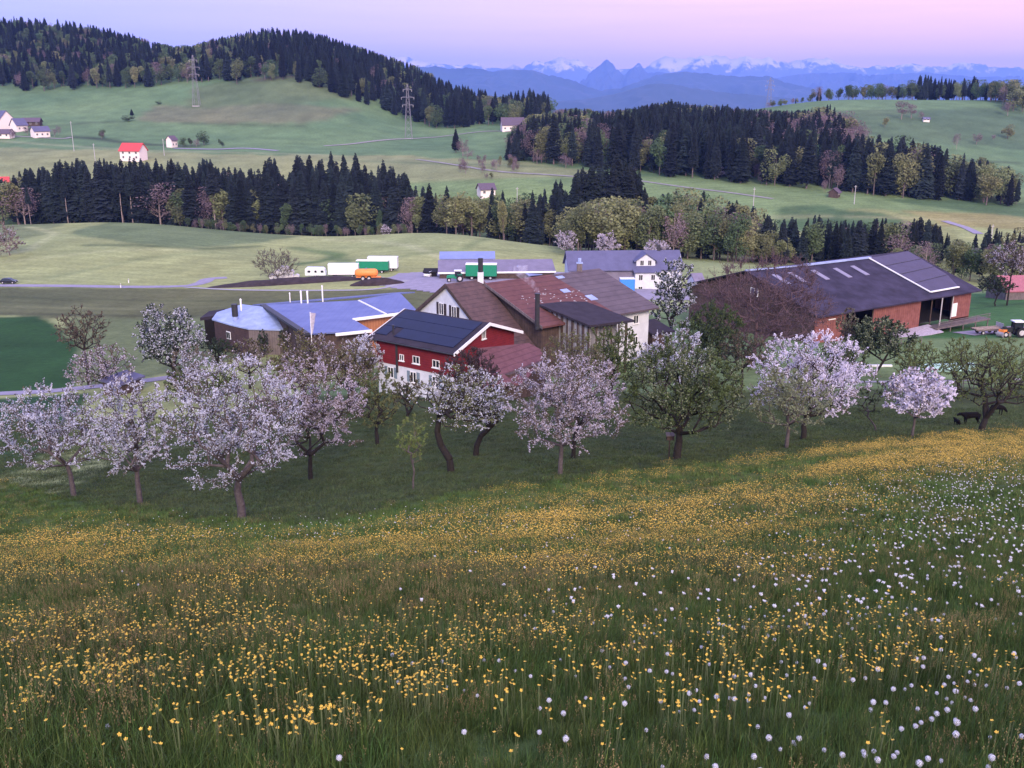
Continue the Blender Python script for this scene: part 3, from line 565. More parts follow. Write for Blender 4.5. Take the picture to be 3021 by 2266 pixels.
# white rendered right part with two windows
q1=c.hw; mb=MB(); c.box(mb,q1-6.6,q1+.05,c.tf-3,c.tf+.05,c.g-2,c.ze-.28); c.part('white_wall',mb,mt['whitewall'])
c.window('f',q1-2.6,c.ze-2.2,1.0,1.25,c.tf+.05); c.window('f',q1-2.6,c.ze-5.4,1.0,1.25,c.tf+.05)
mb=MB(); p=c.W(c.L/2-3.9,-.2,c.zr); mb.box(p[0]-.4,p[0]+.4,p[1]-.4,p[1]+.4,p[2]-.8,p[2]+1.1); ch=c.part('chimney',mb,mt['greywood']); c.part('chimney_cap',MB().box(p[0]-.5,p[0]+.5,p[1]-.5,p[1]+.5,p[2]+1.1,p[2]+1.25).tube(p+[0,0,1.25],p+[0,0,1.9],.28),mt['palemetal'],ch)
# annex roof and slatted gallery
nrm=np.cross(c.ux,onroof(c,0,c.run)-onroof(c,0,0)); A0=onplane(1588,897,onroof(c,0,0,.3),nrm); B0=S3(A0,UX,1715,884); D0=S3(A0,VX,1740,960); C0=S3(B0,VX,1871,944); 
if abs(C0[2]-D0[2])>.4: C0=np.append((B0+D0-A0)[:2],D0[2]+(B0[2]-A0[2])*.3)
c.part('annex_roof',MB().slab([D0,C0,B0,A0],.3),mt['darkroof'])
def lerp(a,b,t): return a*(1-t)+b*t
a_=lerp(A0,D0,.03)+.0; d_=lerp(A0,D0,.93); c_=lerp(C0,B0,.07)-(C0-D0)*.05; ins=.5
A1=A0+np.append(UX*ins+VX*.3,0); D1=D0+np.append(UX*ins-VX*.7,0); C1=C0+np.append(-UX*.8-VX*.7,0)
gz_=c.g; mb=MB(); mb.hexa([(*A1[:2],gz_-1),(*D1[:2],gz_-1),(*(D1[:2]+UX*.25),gz_-1),(*(A1[:2]+UX*.25),gz_-1)],[(*A1[:2],A0[2]-.35),(*D1[:2],D0[2]-.2),(*(D1[:2]+UX*.25),D0[2]-.2),(*(A1[:2]+UX*.25),A0[2]-.35)])
c.part('annex_wall',mb,mt['planks'])
mb=MB(); nS=9
for k in range(nS+1):
    f=k/nS; p=lerp(A1,D1,f); z1=lerp(A0,D0,f)[2]-.25; w=.11 if k%2 else .2; e=np.append(-UX*.14,0); s_=np.append(VX*w,0)
    mb.hexa([(*(p+s_*-1)[:2],gz_-1),(*(p+s_)[:2],gz_-1),(*(p+s_-e)[:2],gz_-1),(*(p-s_-e)[:2],gz_-1)][::-1],[(*(p-s_+e*1)[:2],z1),(*(p+s_+e)[:2],z1),(*(p+s_)[:2],z1),(*(p-s_)[:2],z1)][::-1])
c.part('dark_slat',mb,mt['darkwood'])
mb=MB(); n_=5
for k in range(n_+1):
    p=lerp(D1,C1,k/n_); c.part('post',MB().tube((*p[:2],gz_-1),(*p[:2],lerp(D0,C0,k/n_)[2]-.25),.13 if k<n_ else .2,n=6),mt['darkwood'])
mb=MB(); q=D1-np.append(VX*1.8,0); r_=C1-np.append(VX*1.8,0); mb.hexa([(*q[:2],gz_-1),(*r_[:2],gz_-1),(*(r_-np.append(VX*.2,0))[:2],gz_-1),(*(q-np.append(VX*.2,0))[:2],gz_-1)],[(*q[:2],D0[2]-.3),(*r_[:2],D0[2]-.3),(*(r_-np.append(VX*.2,0))[:2],D0[2]-.3),(*(q-np.append(VX*.2,0))[:2],D0[2]-.3)])
c.part('gallery_wall',mb,mt['planks'])
# stove pipe with smoke
SPb=onplane(1585,950,onroof(c,0,0,.3),nrm); SPt=S3(SPb,np.array([1e-6,1e-6]),1585,868); d=SPb[1]; r1=ray(1584,868); SPt=np.array([SPb[0],SPb[1],r1[2]/r1[1]*SPb[1]])
c.part('stove_pipe',MB().tube(SPb-[0,0,1],SPt,.33,n=10).tube(SPt,SPt+[0,0,.12],.42,n=10),mt['darkmetal'])
# ---- white gabled house with steep tiled roof
bA=atz(1314,838,-24.6); bR=bA+np.append(UX*6.6,0); bE1=S3(bA,VX,1386,939); bE0=S3(bA,-VX,1241,916)
t1=np.linalg.norm((bE1-bA)[:2]); dz1=bA[2]-bE1[2]
sc1=2.1
b=gable('white_gable_house','white gabled old house with steep curved brown tiled roof left of the old farm barn','house',bA,bR,bA+np.append(VX*t1*sc1,-dz1*sc1*.93),bR+np.append(VX*t1*sc1,-dz1*sc1*.93),-35.2,oe=.5,og=.35,wallmat='whitewall',roofmat='tilebrown')
b.window('l',-1.55,b.zr-4.7,1.15,1.7,-b.hw,shut='shutterdark'); b.window('l',1.55,b.zr-4.7,1.15,1.7,-b.hw,shut='shutterdark')
mb=MB()
for q in (1,-1):
    p=[b.W(-b.L/2-.07,q*b.run,b.ze),b.W(-b.L/2+.05,q*b.run,b.ze),b.W(-b.L/2+.05,0,b.zr),b.W(-b.L/2-.07,0,b.zr)]; mb.hexa([v-np.array([0,0,.5]) for v in p],[v+np.array([0,0,.08]) for v in p])
b.part('bargeboard',mb,mt['darkwood'])
p=onroof(b,b.L/2-.6,.3); mb=MB().box(p[0]-.42,p[0]+.42,p[1]-.35,p[1]+.35,p[2]-.8,p[2]+1.3); ch=b.part('chimney',mb,mt['whitewall']); b.part('chimney_pot',MB().tube(p+[0,0,1.3],p+[0,0,3.3],.36,n=8),mt['darkmetal'],ch)
# ---- long low hall with pale blue sheet roof and round-ended workshop
zr_=-32.6; fRL=atz(775,899,zr_); fRR=atz(1177,865,zr_); ux=unit((fRR-fRL)[:2]); vx=np.array([ux[1],-ux[0]]); fEL=S3(fRL,vx,905,985); fER=fRR+(fEL-fRL)
fRR=fRL+np.append(ux*27,0); fER=fEL+np.append(ux*27,0)
print('blue hall',fRL,fRR,fEL)
b=Bld('blue_roofed_hall','long low timber hall with pale blue sheet-metal roof and rounded left end','hall',(fRL+fRR)/2,ux,vx,-37.2)
n=np.cross(fRR-fRL,fEL-fRL); pk=lambda x,y,l=0: onplane(x,y,fRL+[0,0,l],n)
main=[pk(775,899),pk(905,985),pk(1095,973),pk(1041,941),pk(1139,926),pk(1058,886)]
rest=[pk(1058,886),pk(1139,926),pk(1200,921),fRR+0,]
b.part('roof',MB().slab(main,.2),mt['bluemetal'],label='left section of the pale blue metal roof'); b.part('roof',MB().slab([p+np.array([0,0,.14]) for p in (pk(1059,886),pk(1140,926),pk(1230,918),pk(1180,866))],.2),mt['bluemetal'],label='right section of the pale blue metal roof')
bk=[fRL,fRR,fRR-np.append(vx*9,1.6),fRL-np.append(vx*9,1.6)]; b.part('roof',MB().slab(bk,.2),mt['bluemetal'])
mb=MB(); 
def strip(mb,a,c2,w,up=.06,down=.3,m=0):
    a=np.asarray(a);c2=np.asarray(c2); d=unit((c2-a)[:2]); s_=np.array([-d[1],d[0],0])*w/2; return mb.hexa([a-s_-[0,0,down],c2-s_-[0,0,down],c2+s_-[0,0,down],a+s_-[0,0,down]],[a-s_+[0,0,up],c2-s_+[0,0,up],c2+s_+[0,0,up],a+s_+[0,0,up]],m)

for q_ in ((pk(1041,941,.12),pk(1200,921,.12),.5,.06,.3),(pk(990,985),pk(1097,974),.4,.06,.3),(pk(1058,886,.1),pk(1139,926,.1),.3,.05,.1)): b.part('white_fascia',strip(MB(),*q_),mt['white'])
mb=MB(); strip(mb,pk(775,899,.15),pk(905,985,.15),.9,.1,.25); b.part('roof_edge',mb,mt['darkmetal'])
def wallpoly(mb,pts,zb,ztop=None):
    for a,c2 in zip(pts[:-1],pts[1:]): mb.poly([(a[0],a[1],zb),(c2[0],c2[1],zb),(c2[0],c2[1],c2[2] if ztop is None else ztop),(a[0],a[1],a[2] if ztop is None else ztop)])
    return mb
i_=np.append(-vx*.8,-.22); wl=[main[0]+np.append(ux*.6,-.25),main[1]+i_+np.append(ux*.6,0),main[2]+i_,main[3]+i_]
b.part('wall',wallpoly(MB(),wl,-40),mt['darkwood']); b.part('wall',wallpoly(MB(),[pk(1050,941)+i_,pk(1200,922)+i_],-40),mt['orangewood'],label='orange-brown timber wall under the white fascia')
for (x,y,h,r) in ((856,890,1.35,.09),(889,893,1.8,.14),(908,893,1.8,.14),(952,883,2.2,.12),(712,917,1.8,.14)):
    p=pk(x,y,.1) if x>720 else at(x,y,fRL[1]-2); b.part('vent_pipe',MB().tube(p-[0,0,.5],p+[0,0,h],r,n=8).tube(p+[0,0,h],p+[0,0,h+.25],r*1.5,r*.5,n=8),mt['white'])
# round-ended part
rim=[(625,941),(680,957),(732,969),(790,971),(826,972),(872,961)]; ap=at(775,905,fRL[1]-3.0); zrim=-34.35
rp=[atz(x,y,zrim) for x,y in rim]; cx_=ap; back=[atz(872,930,zrim+.2),atz(700,908,zrim+.6)+np.array([0,3,0]),atz(640,921,zrim)]
ring=rp+back; mb=MB()
for a,c2 in zip(ring,ring[1:]+ring[:1]): mb.poly([a,c2,ap]); mb.poly([c2,a,a-[0,0,.22],c2-[0,0,.22]])
b.part('round_roof',mb,mt['palemetal'])
cen=np.mean(ring,axis=0); rw=[lerp(q,cen,.05)-np.array([0,0,.2]) for q in rp]
b.part('round_wall',wallpoly(MB(),rw[:3],-39.5),mt['brownwall']); b.part('round_wall',wallpoly(MB(),rw[2:],-39.5),mt['greywood'],label='weathered grey part of the rounded wall')
wp=onplane(675,989,rw[0],np.cross(rw[1]-rw[0],[0,0,1])); wu=unit(rw[1]-rw[0]); wn_=np.array([wu[1],-wu[0],0]); 
def fbox(mb,p,u_,n_,w,h,d0,d1,m=0): u_=np.array([u_[0],u_[1],0]); return mb.hexa([p-u_*w/2+n_*d1-[0,0,h/2],p+u_*w/2+n_*d1-[0,0,h/2],p+u_*w/2+n_*d0-[0,0,h/2],p-u_*w/2+n_*d0-[0,0,h/2]],[p-u_*w/2+n_*d1+[0,0,h/2],p+u_*w/2+n_*d1+[0,0,h/2],p+u_*w/2+n_*d0+[0,0,h/2],p-u_*w/2+n_*d0+[0,0,h/2]],m)
f=b.part('window',fbox(MB(),wp,wu,wn_,1.25,1.25,.0,.08),mt['white'])
for q in (-.29,.29): b.part('pane',fbox(MB(),wp+np.array([wu[0],wu[1],0])*q,wu,wn_,.46,1.0,.09,.12),mt['glass'],f)
q=at(694,935,ap[1]-3); b.part('stove_pipe',MB().tube(q-[0,0,1.2],q+[0,0,.1],.42,n=10,m=1).tube(q+[0,0,.1],q+[0,0,2.1],.5,n=10),[mt['darkmetal'],mt['palemetal']])
mb=MB(); a=atz(590,938,-34.6); c2=atz(640,930,-34.6); mb.slab([a,c2,c2+[0,5,.1],a+[0,5,.1]],.5); b.part('side_roof',mb,mt['darkroof']); mb=MB(); wallpoly(mb,[a+[.5,.5,-.5],c2+[.4,.6,-.5]],-39.5); b.part('side_wall',mb,mt['void'])
# ---- big barn on the right
zr_=-28.2; gRL=atz(2197,797,zr_); gRR=atz(2680,740,zr_); ux=unit((gRR-gRL)[:2]); vx=np.array([ux[1],-ux[0]]); gEL=S3(gRL,vx,2417,930); gER=S3(gRR,vx,2893,861); print('barn',gRL,gRR,gEL,gER)
gg=float(gz(gEL[0],gEL[1]))+.1
b=gable('big_barn','big barn with dark roof, four skylights and solar panels on its right end','barn',gRL,gRR,gEL,gER,gg,oe=1.4,og=1.0,wallmat=None,roofmat='barnroof',backrun=17); G=b
print('barn dims L %.1f run %.1f h %.1f rise %.1f'%(b.L,b.run,b.ze-b.g,b.zr-b.ze))
nb=np.cross(b.ux,onroof(b,0,b.run)-onroof(b,0,0)); pb=lambda x,y,l=0: onplane(x,y,onroof(b,0,0,l),nb)
dvb=unit(onroof(b,0,b.run)-onroof(b,0,0))
sp0=[pb(2745,861,.22),pb(2828,846,.22),pb(2795,810,.22),pb(2680,741,.22),pb(2564,761,.22)]
b.part('solar_panel',MB().slab(sp0,.18),mt['barnsolar'])
mb=MB()
for k in (1,2,3): 
    a=lerp(sp0[4],sp0[0],k/4); c2=lerp(sp0[3],sp0[2],min(1,k/3.0)); strip(mb,a+[0,0,.03],c2+[0,0,.03],.14,.02,.05)
b.part('panel_seam',mb,mt['darkmetal'])
mb=MB(); strip(mb,sp0[0],sp0[4],.28,.06,.1); strip(mb,sp0[0],sp0[1],.5,.06,.1); b.part('white_edging',mb,mt['white'])
mb=MB(); strip(mb,pb(2370,783,.1),pb(2567,760,.1),.7,.18,.1); strip(mb,pb(2200,798,.1),pb(2368,783,.1),.45,.1,.1); b.part('ridge_cap',mb,mt['palemetal'])
for (x,y) in ((2352,817),(2420,810),(2486,804),(2537,797),(2305,823)):
    p=pb(x,y,.1); b.part('skylight',MB().slab([p-b.ux*.55+dvb*1.9,p+b.ux*.55+dvb*1.9,p+b.ux*.55-dvb*1.9,p-b.ux*.55-dvb*1.9],.08),mt['skylight'])
# walls of the barn: dark gable, planked front with openings
hw=b.hw; tf=b.tf; ztop=b.zt; mb=MB(); prof=[(tf,b.g-2),(tf,ztop),(0,b.zr-.25),(-15,b.ze),(-15,b.g-2)]; mb.poly([b.W(-hw,t,z) for t,z in prof]); b.part('gable_wall',mb,mt['darkwood'])
mb=MB(); mb.poly([b.W(hw,t,z) for t,z in prof][::-1]); b.part('gable_wall',mb,mt['barnwood'])
def fw(name,a0,a1,z0,z1,mat,t=tf,th=.2,label=None): return b.part(name,b.box(MB(),a0,a1,t-th,t,z0,z1),mt[mat],label=label)
def spx(px):     # s coordinate of a front wall column seen at source x
    n_=np.cross(b.ux,[0,0,1.]); p=onplane(px,940,b.W(0,tf,b.ze-2),n_); return float((p-b.O)[:2]@b.ux[:2])
sA,sB,sC,sD,sE,sF,sG=[spx(x) for x in (2417,2495,2577,2655,2745,2805,2838)]
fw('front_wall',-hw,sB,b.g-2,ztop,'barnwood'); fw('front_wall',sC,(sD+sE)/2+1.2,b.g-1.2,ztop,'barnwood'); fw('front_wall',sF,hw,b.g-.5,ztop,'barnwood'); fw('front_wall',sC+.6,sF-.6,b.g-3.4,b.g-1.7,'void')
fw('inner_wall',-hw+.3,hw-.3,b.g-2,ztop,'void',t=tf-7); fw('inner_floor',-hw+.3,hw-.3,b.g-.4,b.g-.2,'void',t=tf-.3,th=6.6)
mb=MB(); 
for a in (sB+.1,sC-.1,sE+.1,sF-.1,(sE+sF)/2): b.part('post',MB().tube(b.W(a,tf-.1,b.g-1.5),b.W(a,tf-.1,ztop),.12,n=6),mt['darkwood'])
b.part('white_post',MB().tube(b.W(sF-.3,tf+.15,b.g-.3),b.W(sF-.1,tf+.15,ztop),.09,n=6),mt['pole']); p=b.W(sE+1.0,b.run-.1,b.ze-.2); b.part('white_post',MB().tube((p[0],p[1],b.g-3),p,.10,n=6),mt['pole'])
fw('white_board',sF+.1,sF+1.5,b.g-.1,b.g+2.4,'white',t=tf+.06,th=.05); fw('lamp_strip',sA+2.2,sA+4.0,ztop-1.5,ztop-1.35,'white',t=tf+.12,th=.1)
# ramp of earth boards to the right and lean-to slab in front
mb=MB(); q0=b.W(sD-1.5,tf+.2,b.g-1.1); 
for (a0,a1,t0,t1,z0,z1) in ((sD-3.2,sE-.6,tf+.1,tf+3.4,b.g-1.0,b.g-1.5),):
    mb.slab([b.W(a0,t1,z1),b.W(a1,t1,z1+.1),b.W(a1,t0,z0+.35),b.W(a0,t0,z0)],.12)
b.part('lean_to_roof',mb,mt['blossomp'],label='pale curled tarpaulin-covered lean-to roof')
mb=MB(); b.box(mb,sE-1.5,hw+3.0,tf+.25,tf+2.6,b.g-1.1,b.g-.85); 
for k in range(5): a=sE-1+k*(hw+3.5-sE)/4.0; mb.tube(b.W(a,tf+2.4,b.g-4),b.W(a,tf+2.4,b.g-.9),.12,n=5); mb.tube(b.W(a,tf+2.5,b.g-.9),b.W(a,tf+2.5,b.g+.1),.06,n=4)
mb.tube(b.W(sE-1,tf+2.5,b.g+.1),b.W(hw+3,tf+2.5,b.g+.1),.06,n=4); mb.tube(b.W(sE-1,tf+2.5,b.g-.3),b.W(hw+3,tf+2.5,b.g-.3),.06,n=4)
b.part('loading_deck',mb,mt['greywood'])
fw('gable_window',0,0.01,b.g+3,b.g+3.01,'glass',t=tf-2) if False else None
b.window('l',1.5,b.zr-4.3,1.8,1.3,-hw,pane='slate',name='gable_window')
# ---- white back house with dormer wing
zr_=-35.0; hRL=atz(1668,740,zr_); hRR=atz(2005,737,zr_); ux=unit((hRR-hRL)[:2]); vx=np.array([ux[1],-ux[0]]); hEL=S3(hRL,vx,1663,793); hER=S3(hRR,vx,2016,790); zE=(hEL[2]+hER[2])/2; hEL=S3(hRL,vx,1663,793); print('back',hRL,hRR,hEL,hER)
ru=6.0; zE=-38.9; hEL=hRL+np.append(vx*ru,zE-zr_); hER=hRR+np.append(vx*ru,zE-zr_); gg=-44.3
b=gable('white_farmhouse','long white farmhouse with slate-blue roof and gabled dormer wing behind the farm barn','house',hRL,hRR,hEL,hER,gg,oe=.8,og=.5,wallmat='whitewall',roofmat='slate'); H=b
def hs(px): p=onplane(px,840,b.W(0,b.tf,0),np.cross(b.ux,[0,0,1.])); return float((p-b.O)[:2]@b.ux[:2])
s0,s1=hs(1870),hs(1938); w=s1-s0; cc=(s0+s1)/2
mb=MB(); b.box(mb,s0,s1,b.tf-.5,b.tf+1.5,b.g-1,b.ze-.35); b.part('wing_wall',mb,mt['whitewall'])
mb=MB(); mb.slab([b.W(s0-.5,b.tf+2.1,b.ze-.35),b.W(s1+.5,b.tf+2.1,b.ze-.35),b.W(s1+.5,b.tf-1.2,b.ze+1.0),b.W(s0-.5,b.tf-1.2,b.ze+1.0)],.2); b.part('wing_roof',mb,mt['slate'])
dz0=b.ze+.75; dt=b.tf-.4; mb=MB(); d0,d1=cc-2.3,cc+2.3; mb.poly([b.W(d0,dt,dz0-.6),b.W(d1,dt,dz0-.6),b.W(d1,dt,dz0+1.5),b.W(cc,dt,dz0+3.0),b.W(d0,dt,dz0+1.5)]); mb.poly([b.W(d0,dt,dz0-.6),b.W(d0,dt,dz0+1.5),b.W(d0,dt-4,dz0+1.5),b.W(d0,dt-4,dz0-.6)]); mb.poly([b.W(d1,dt-4,dz0-.6),b.W(d1,dt-4,dz0+1.5),b.W(d1,dt,dz0+1.5),b.W(d1,dt,dz0-.6)])
dm=b.part('dormer',mb,mt['whitewall']); mb=MB()
for q in (-1,1): mb.slab([b.W(cc+q*2.9,dt+.6,dz0+1.15),b.W(cc,dt+.6,dz0+3.15),b.W(cc,dt-5,dz0+3.15),b.W(cc+q*2.9,dt-5,dz0+1.15)][::q],.18)
b.part('dormer_roof',mb,mt['slate'],dm)
for q in (-1,1):
    b.window('f',cc+q*.95,dz0+.1,.95,1.3,dt,sill=False,pane='void'); b.window('f',cc+q*1.5,b.g+3.0,1.0,1.35,b.tf+1.5,pane='void',sill=False)
b.window('f',cc-1.5,b.g+.2,1.0,1.3,b.tf+1.5,pane='void',sill=False)
mb=MB(); b.box(mb,-b.hw+.4,s0-.1,b.tf-.1,b.tf+.12,b.g-1,b.ze-.3); b.part('barn_front',mb,mt['lilac'])
p=b.W(b.L/2-5.2,-.1,b.zr); b.part('chimney',MB().box(p[0]-.4,p[0]+.4,p[1]-.4,p[1]+.4,p[2]-1,p[2]+1.3),mt['darkmetal'])
# ---- yard sheds
def shed(name,label,cat,P4,ztop,g,wall,roof,slope=0.0,ridge=None,th=.25,front=None):
    """P4: picked front-left, front-right roof edge pixels at height ztop, depth to the back"""
    a=atz(*P4[0],ztop); c2=atz(*P4[1],ztop); dp=P4[2]; ux=unit((c2-a)[:2]); vx=np.array([ux[1],-ux[0]]); mid=(a+c2)/2; mid2=mid-np.append(vx*dp/2,0)
    b=Bld(name,label,cat,mid2,ux,vx,g); L=np.linalg.norm((c2-a)[:2]); b.L=L; h=L/2; t=dp/2
    if ridge:
        mb=MB().slab([b.W(-h,t,ztop),b.W(h,t,ztop),b.W(h,0,ztop+ridge),b.W(-h,0,ztop+ridge)],th).slab([b.W(-h,0,ztop+ridge),b.W(h,0,ztop+ridge),b.W(h,-t,ztop),b.W(-h,-t,ztop)],th)
    else: mb=MB().slab([b.W(-h,t,ztop),b.W(h,t,ztop),b.W(h,-t,ztop+slope),b.W(-h,-t,ztop+slope)],th)
    b.part('roof',mb,mt[roof]); i=.35; mb=MB(); top=ztop-th
    prof=[(t-i,g-1),(t-i,top),(0,(ztop+(ridge or slope/2))-th-.05),(-t+i,top+(0 if ridge else slope-.05)),(-t+i,g-1)]
    l=[b.W(-h+i,q,z) for q,z in prof]; r=[b.W(h-i,q,z) for q,z in prof]; mb.poly(l); mb.poly(r[::-1])
    for k in range(5): mb.poly([l[k],r[k],r[(k+1)%5],l[(k+1)%5]][::-1])
    b.part('wall',mb,mt[wall]); b.t=t; b.h=h; b.zt=ztop; return b
b=shed('long_shed','long low shed with dusky lilac roof along the back of the yard','shed',((1292,804),(1640,800),9),-40.6,-43.2,'darkwood','lilac',slope=1.7)
mb=MB(); b.box(mb,-b.h,b.h,b.t+.02,b.t+.25,b.zt-.35,b.zt+.05); b.part('fascia',mb,mt['white'])
b=shed('storage_hall','white storage hall with rounded pale blue roof behind the long shed','hall',((1296,763),(1461,762),7),-38.6,-44.0,'whitewall','bluehall',ridge=1.3)
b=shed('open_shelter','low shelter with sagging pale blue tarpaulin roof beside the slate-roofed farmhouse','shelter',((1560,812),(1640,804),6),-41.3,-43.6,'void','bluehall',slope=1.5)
b=shed('small_house','small pale house with lilac roof between barn and white farmhouse','house',((2052,838),(2085,837),7),-41.0,-44.5,'whitewall','lilac',ridge=2.0)
b=shed('dark_shed','dark little shed with dull roof right of the old farm barn','shed',((1925,985),(1992,975),5),-33.2,-35.6,'darkwood','darkroof',slope=.9)
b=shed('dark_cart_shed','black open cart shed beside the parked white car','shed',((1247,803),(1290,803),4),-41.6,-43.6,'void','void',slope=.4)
b=shed('red_roofed_house','low house with pinkish red roof at the right edge beyond the green knoll','house',((2968,860),(3080,858),9),-42.6,-47,'greywood','pinkroof',ridge=3.0)
b=shed('wood_store','small log store with pale tin roof under the front orchard trees','shed',((345,1137),(428,1108),3.0),-34.6,-37.3,'darkwood','slate',slope=.5)
# ---- far houses
def farhouse(name,label,x,y,Y,w,d,hw_,hr,yaw,roof,wall='plaster',dark=True,group=None,Yr=None):
    p=hitp(x,y,Y0=560) if Y>560 else g_at(x,Y)
    ux=np.array([math.cos(yaw),math.sin(yaw)]); vx=np.array([ux[1],-ux[0]]); g=float(p[2])
    m=np.array([p[0],p[1],0]); RLp=m-np.append(ux*w/2,0)+[0,0,g+hw_+hr]; RRp=m+np.append(ux*w/2,0)+[0,0,g+hw_+hr]; e=np.append(vx*d/2,-hr)
    b=gable(name,label,'house',RLp,RRp,RLp+e,RRp+e,g,oe=.8,og=.6,wallmat=wall,roofmat=roof,group=group)
    n=max(2,int(w/4))
    for k in range(n): b.window('f',-b.hw+(k+.5)*2*b.hw/n,g+1.2,1.3,1.4,b.tf,pane='void',sill=False)
    if hw_>4.5:
        for k in range(n): b.window('f',-b.hw+(k+.5)*2*b.hw/n,g+3.8,1.3,1.3,b.tf,pane='void',sill=False)
    return b
farhouse('farmhouse','pink-lit white farmhouse with broad dark roof alone below the wooded hill',1107,282,800,19,13,4.2,6.0,R(8),'farroof')
farhouse('farmhouse','white farmhouse with bright red roof behind the dark spruces on the left',290,346,580,14,10,5.5,4.5,R(-12),'redroof')
farhouse('farmhouse','big pale gabled farmhouse at the left edge of the hamlet',5,278,730,17,13,6,7,R(-35),'slate')
farhouse('farmhouse','small steep gabled white house in the middle of the hamlet',42,283,690,10,9,4,5,R(60),'slate')
farhouse('farmhouse','pale pink gable-ended house at the right end of the hamlet',88,296,650,12,8,4,3.4,R(48),'slate')
farhouse('cottage','low white cottage at the near left edge of the hamlet',8,298,640,14,8,3,3,R(-5),'farroof')
farhouse('barn','dark low barn above the hamlet beside bare trees',70,272,760,14,8,3,3,R(5),'farroof','darkwood')
farhouse('farmhouse','white house with red roof half hidden by trees at the left edge',-2,430,535,12,9,4,4,R(20),'redroof')
farhouse('hut','small dark wooden hut at the edge of the right forest',1802,418,500,7.5,6,2.2,2.4,R(60),'farroof','darkwood')
farhouse('cottage','little white cottage hidden among the trees behind the yard mound',1050,440,510,9,8,3.2,3,R(20),'farroof')
farhouse('farmhouse','dark-roofed farmhouse on the ridge skyline left of the round trees',1668,224,900,12,8,3,4,R(10),'farroof')
farhouse('cottage','white-walled cottage among the trees behind the green knoll',2090,560,330,10,7,3,2.5,R(5),'farroof')
farhouse('shed','tiny pale shed beside the big bush on the right hillside',2000,263,760,6,4,2,1.5,R(0),'slate')
# chapel-like spire house near the roundabout
farhouse('barn','pale narrow house beside the bare mauve tree on the left valley road',372,318,640,7,6,4.5,3,R(70),'farroof')
# ------------------------------------------------------------------ vehicles and other small things (built at true size, wheels on the ground)
def vroot(name,label,cat,x,y,rz,group=None,Y=None,Y0=150,Y1=330,sink=0.0):
    p=hitp(x,y,Y0=Y0,Y1=Y1) if Y is None else g_at(x,Y)
    return empty(name,(p[0],p[1],p[2]+.09-sink),label,cat,group,rz)
def wheels(r,pts,rad,w,rim='pole'):
    for (x,y) in pts:
        wv=MB().tube((x,y-w/2,rad),(x,y+w/2,rad),rad,n=16).build('wheel',mt['black'],r)
        s=-1 if y<0 else 1; MB().tube((x,y+s*w*.48,rad),(x,y+s*(w*.5+.02),rad),rad*.55,n=12).build('rim',mt[rim],wv)
def loft(secs,m=0):      # closed cross sections of equal count
    mb=MB(); n=len(secs[0])
    for s in secs: mb.v+=[tuple(map(float,p)) for p in s]
    for k in range(len(secs)-1):
        for i in range(n): j=(i+1)%n; mb.f.append((k*n+i,(k+1)*n+i,(k+1)*n+j,k*n+j)); mb.m.append(m)
    mb.f.append(tuple(range(n))[::1]); mb.m.append(m); mb.f.append(tuple(range((len(secs)-1)*n,len(secs)*n))[::-1]); mb.m.append(m); return mb
def car(name,label,x,y,rz,paint,Y=None):
    r=vroot(name,label,'car',x,y,rz,Y=Y); L=4.4
    st=[(-2.2,.45,.75,.75),(-2.1,.3,.95,.82),(-1.3,.25,1.0,.88),(0,.25,1.0,.9),(1.2,.25,.98,.88),(2.0,.3,.85,.82),(2.2,.45,.65,.7)]
    loft([[(a,-w,z0),(a,w,z0),(a,w,z1*.85),(a,w*.93,z1),(a,-w*.93,z1),(a,-w,z1*.85)] for a,z0,z1,w in st]).build('body',mt[paint],r)
    cs=[(-2.0,.98,.62),(-1.5,1.38,.60),(-.3,1.48,.62),(.5,1.42,.62),(1.25,.99,.66)]
    loft([[(a,-.80,.93),(a,.80,.93),(a,w,z),(a,-w,z)] for a,z,w in cs]).build('cabin_glass',mt['glass'],r)
    loft([[(a,-w-.02,z-.03),(a,w+.02,z-.03),(a,w,z+.03),(a,-w,z+.03)] for a,z,w in cs[1:4]]).build('roof_panel',mt[paint],r)
    wheels(r,[(-1.35,.8),(1.35,.8),(-1.35,-.8),(1.35,-.8)],.32,.22)
    for s in (-1,1): MB().box(2.12,2.2,s*.55-.15,s*.55+.15,.55,.72).build('headlight',mt['carwhite'],r); MB().box(-2.2,-2.12,s*.6-.12,s*.6+.12,.6,.78).build('taillight',mt['redroof'],r)
    return r
car('parked_car','black estate car driving on the valley road at the left edge',20,613,R(0),'carblack')
car('parked_car','white car parked beside the dark cart shed in the yard',930,598,R(65),'carwhite')
def box_trailer(label,x,y,rz,L,Wd,H,mat,topmat=None,Y=None,cat='trailer',wl=True):
    r=vroot('box_trailer',label,cat,x,y,rz,Y=Y); z0=.95 if wl else .1
    MB().box(-L/2,L/2,-Wd/2,Wd/2,z0,z0+H).build('box_body',mt[mat],r)
    MB().box(-L/2-.05,L/2+.05,-Wd/2-.05,Wd/2+.05,z0+H+.003,z0+H+.16).build('roof_cover',mt[topmat or mat],r)
    MB().box(-L/2,L/2,-Wd/2+.3,Wd/2-.3,z0-.25,z0-.003).build('chassis',mt['darkmetal'],r)
    mb=MB()
    for k in range(int(L/1.2)+1): a=-L/2+.04+k*(L-.08)/int(L/1.2); mb.box(a-.04,a+.04,-Wd/2-.03,-Wd/2-.004,z0+.05,z0+H-.05)
    mb.build('rib',mt[mat],r)
    if wl: wheels(r,[(-L*.3,Wd/2-.2),(-L*.3,-Wd/2+.2),(L*.3,Wd/2-.2),(L*.3,-Wd/2+.2)],.45,.3)
    return r
box_trailer('white box trailer parked between the caravan and the orange tanker',743,600,R(2),8,2.5,2.6,'white')
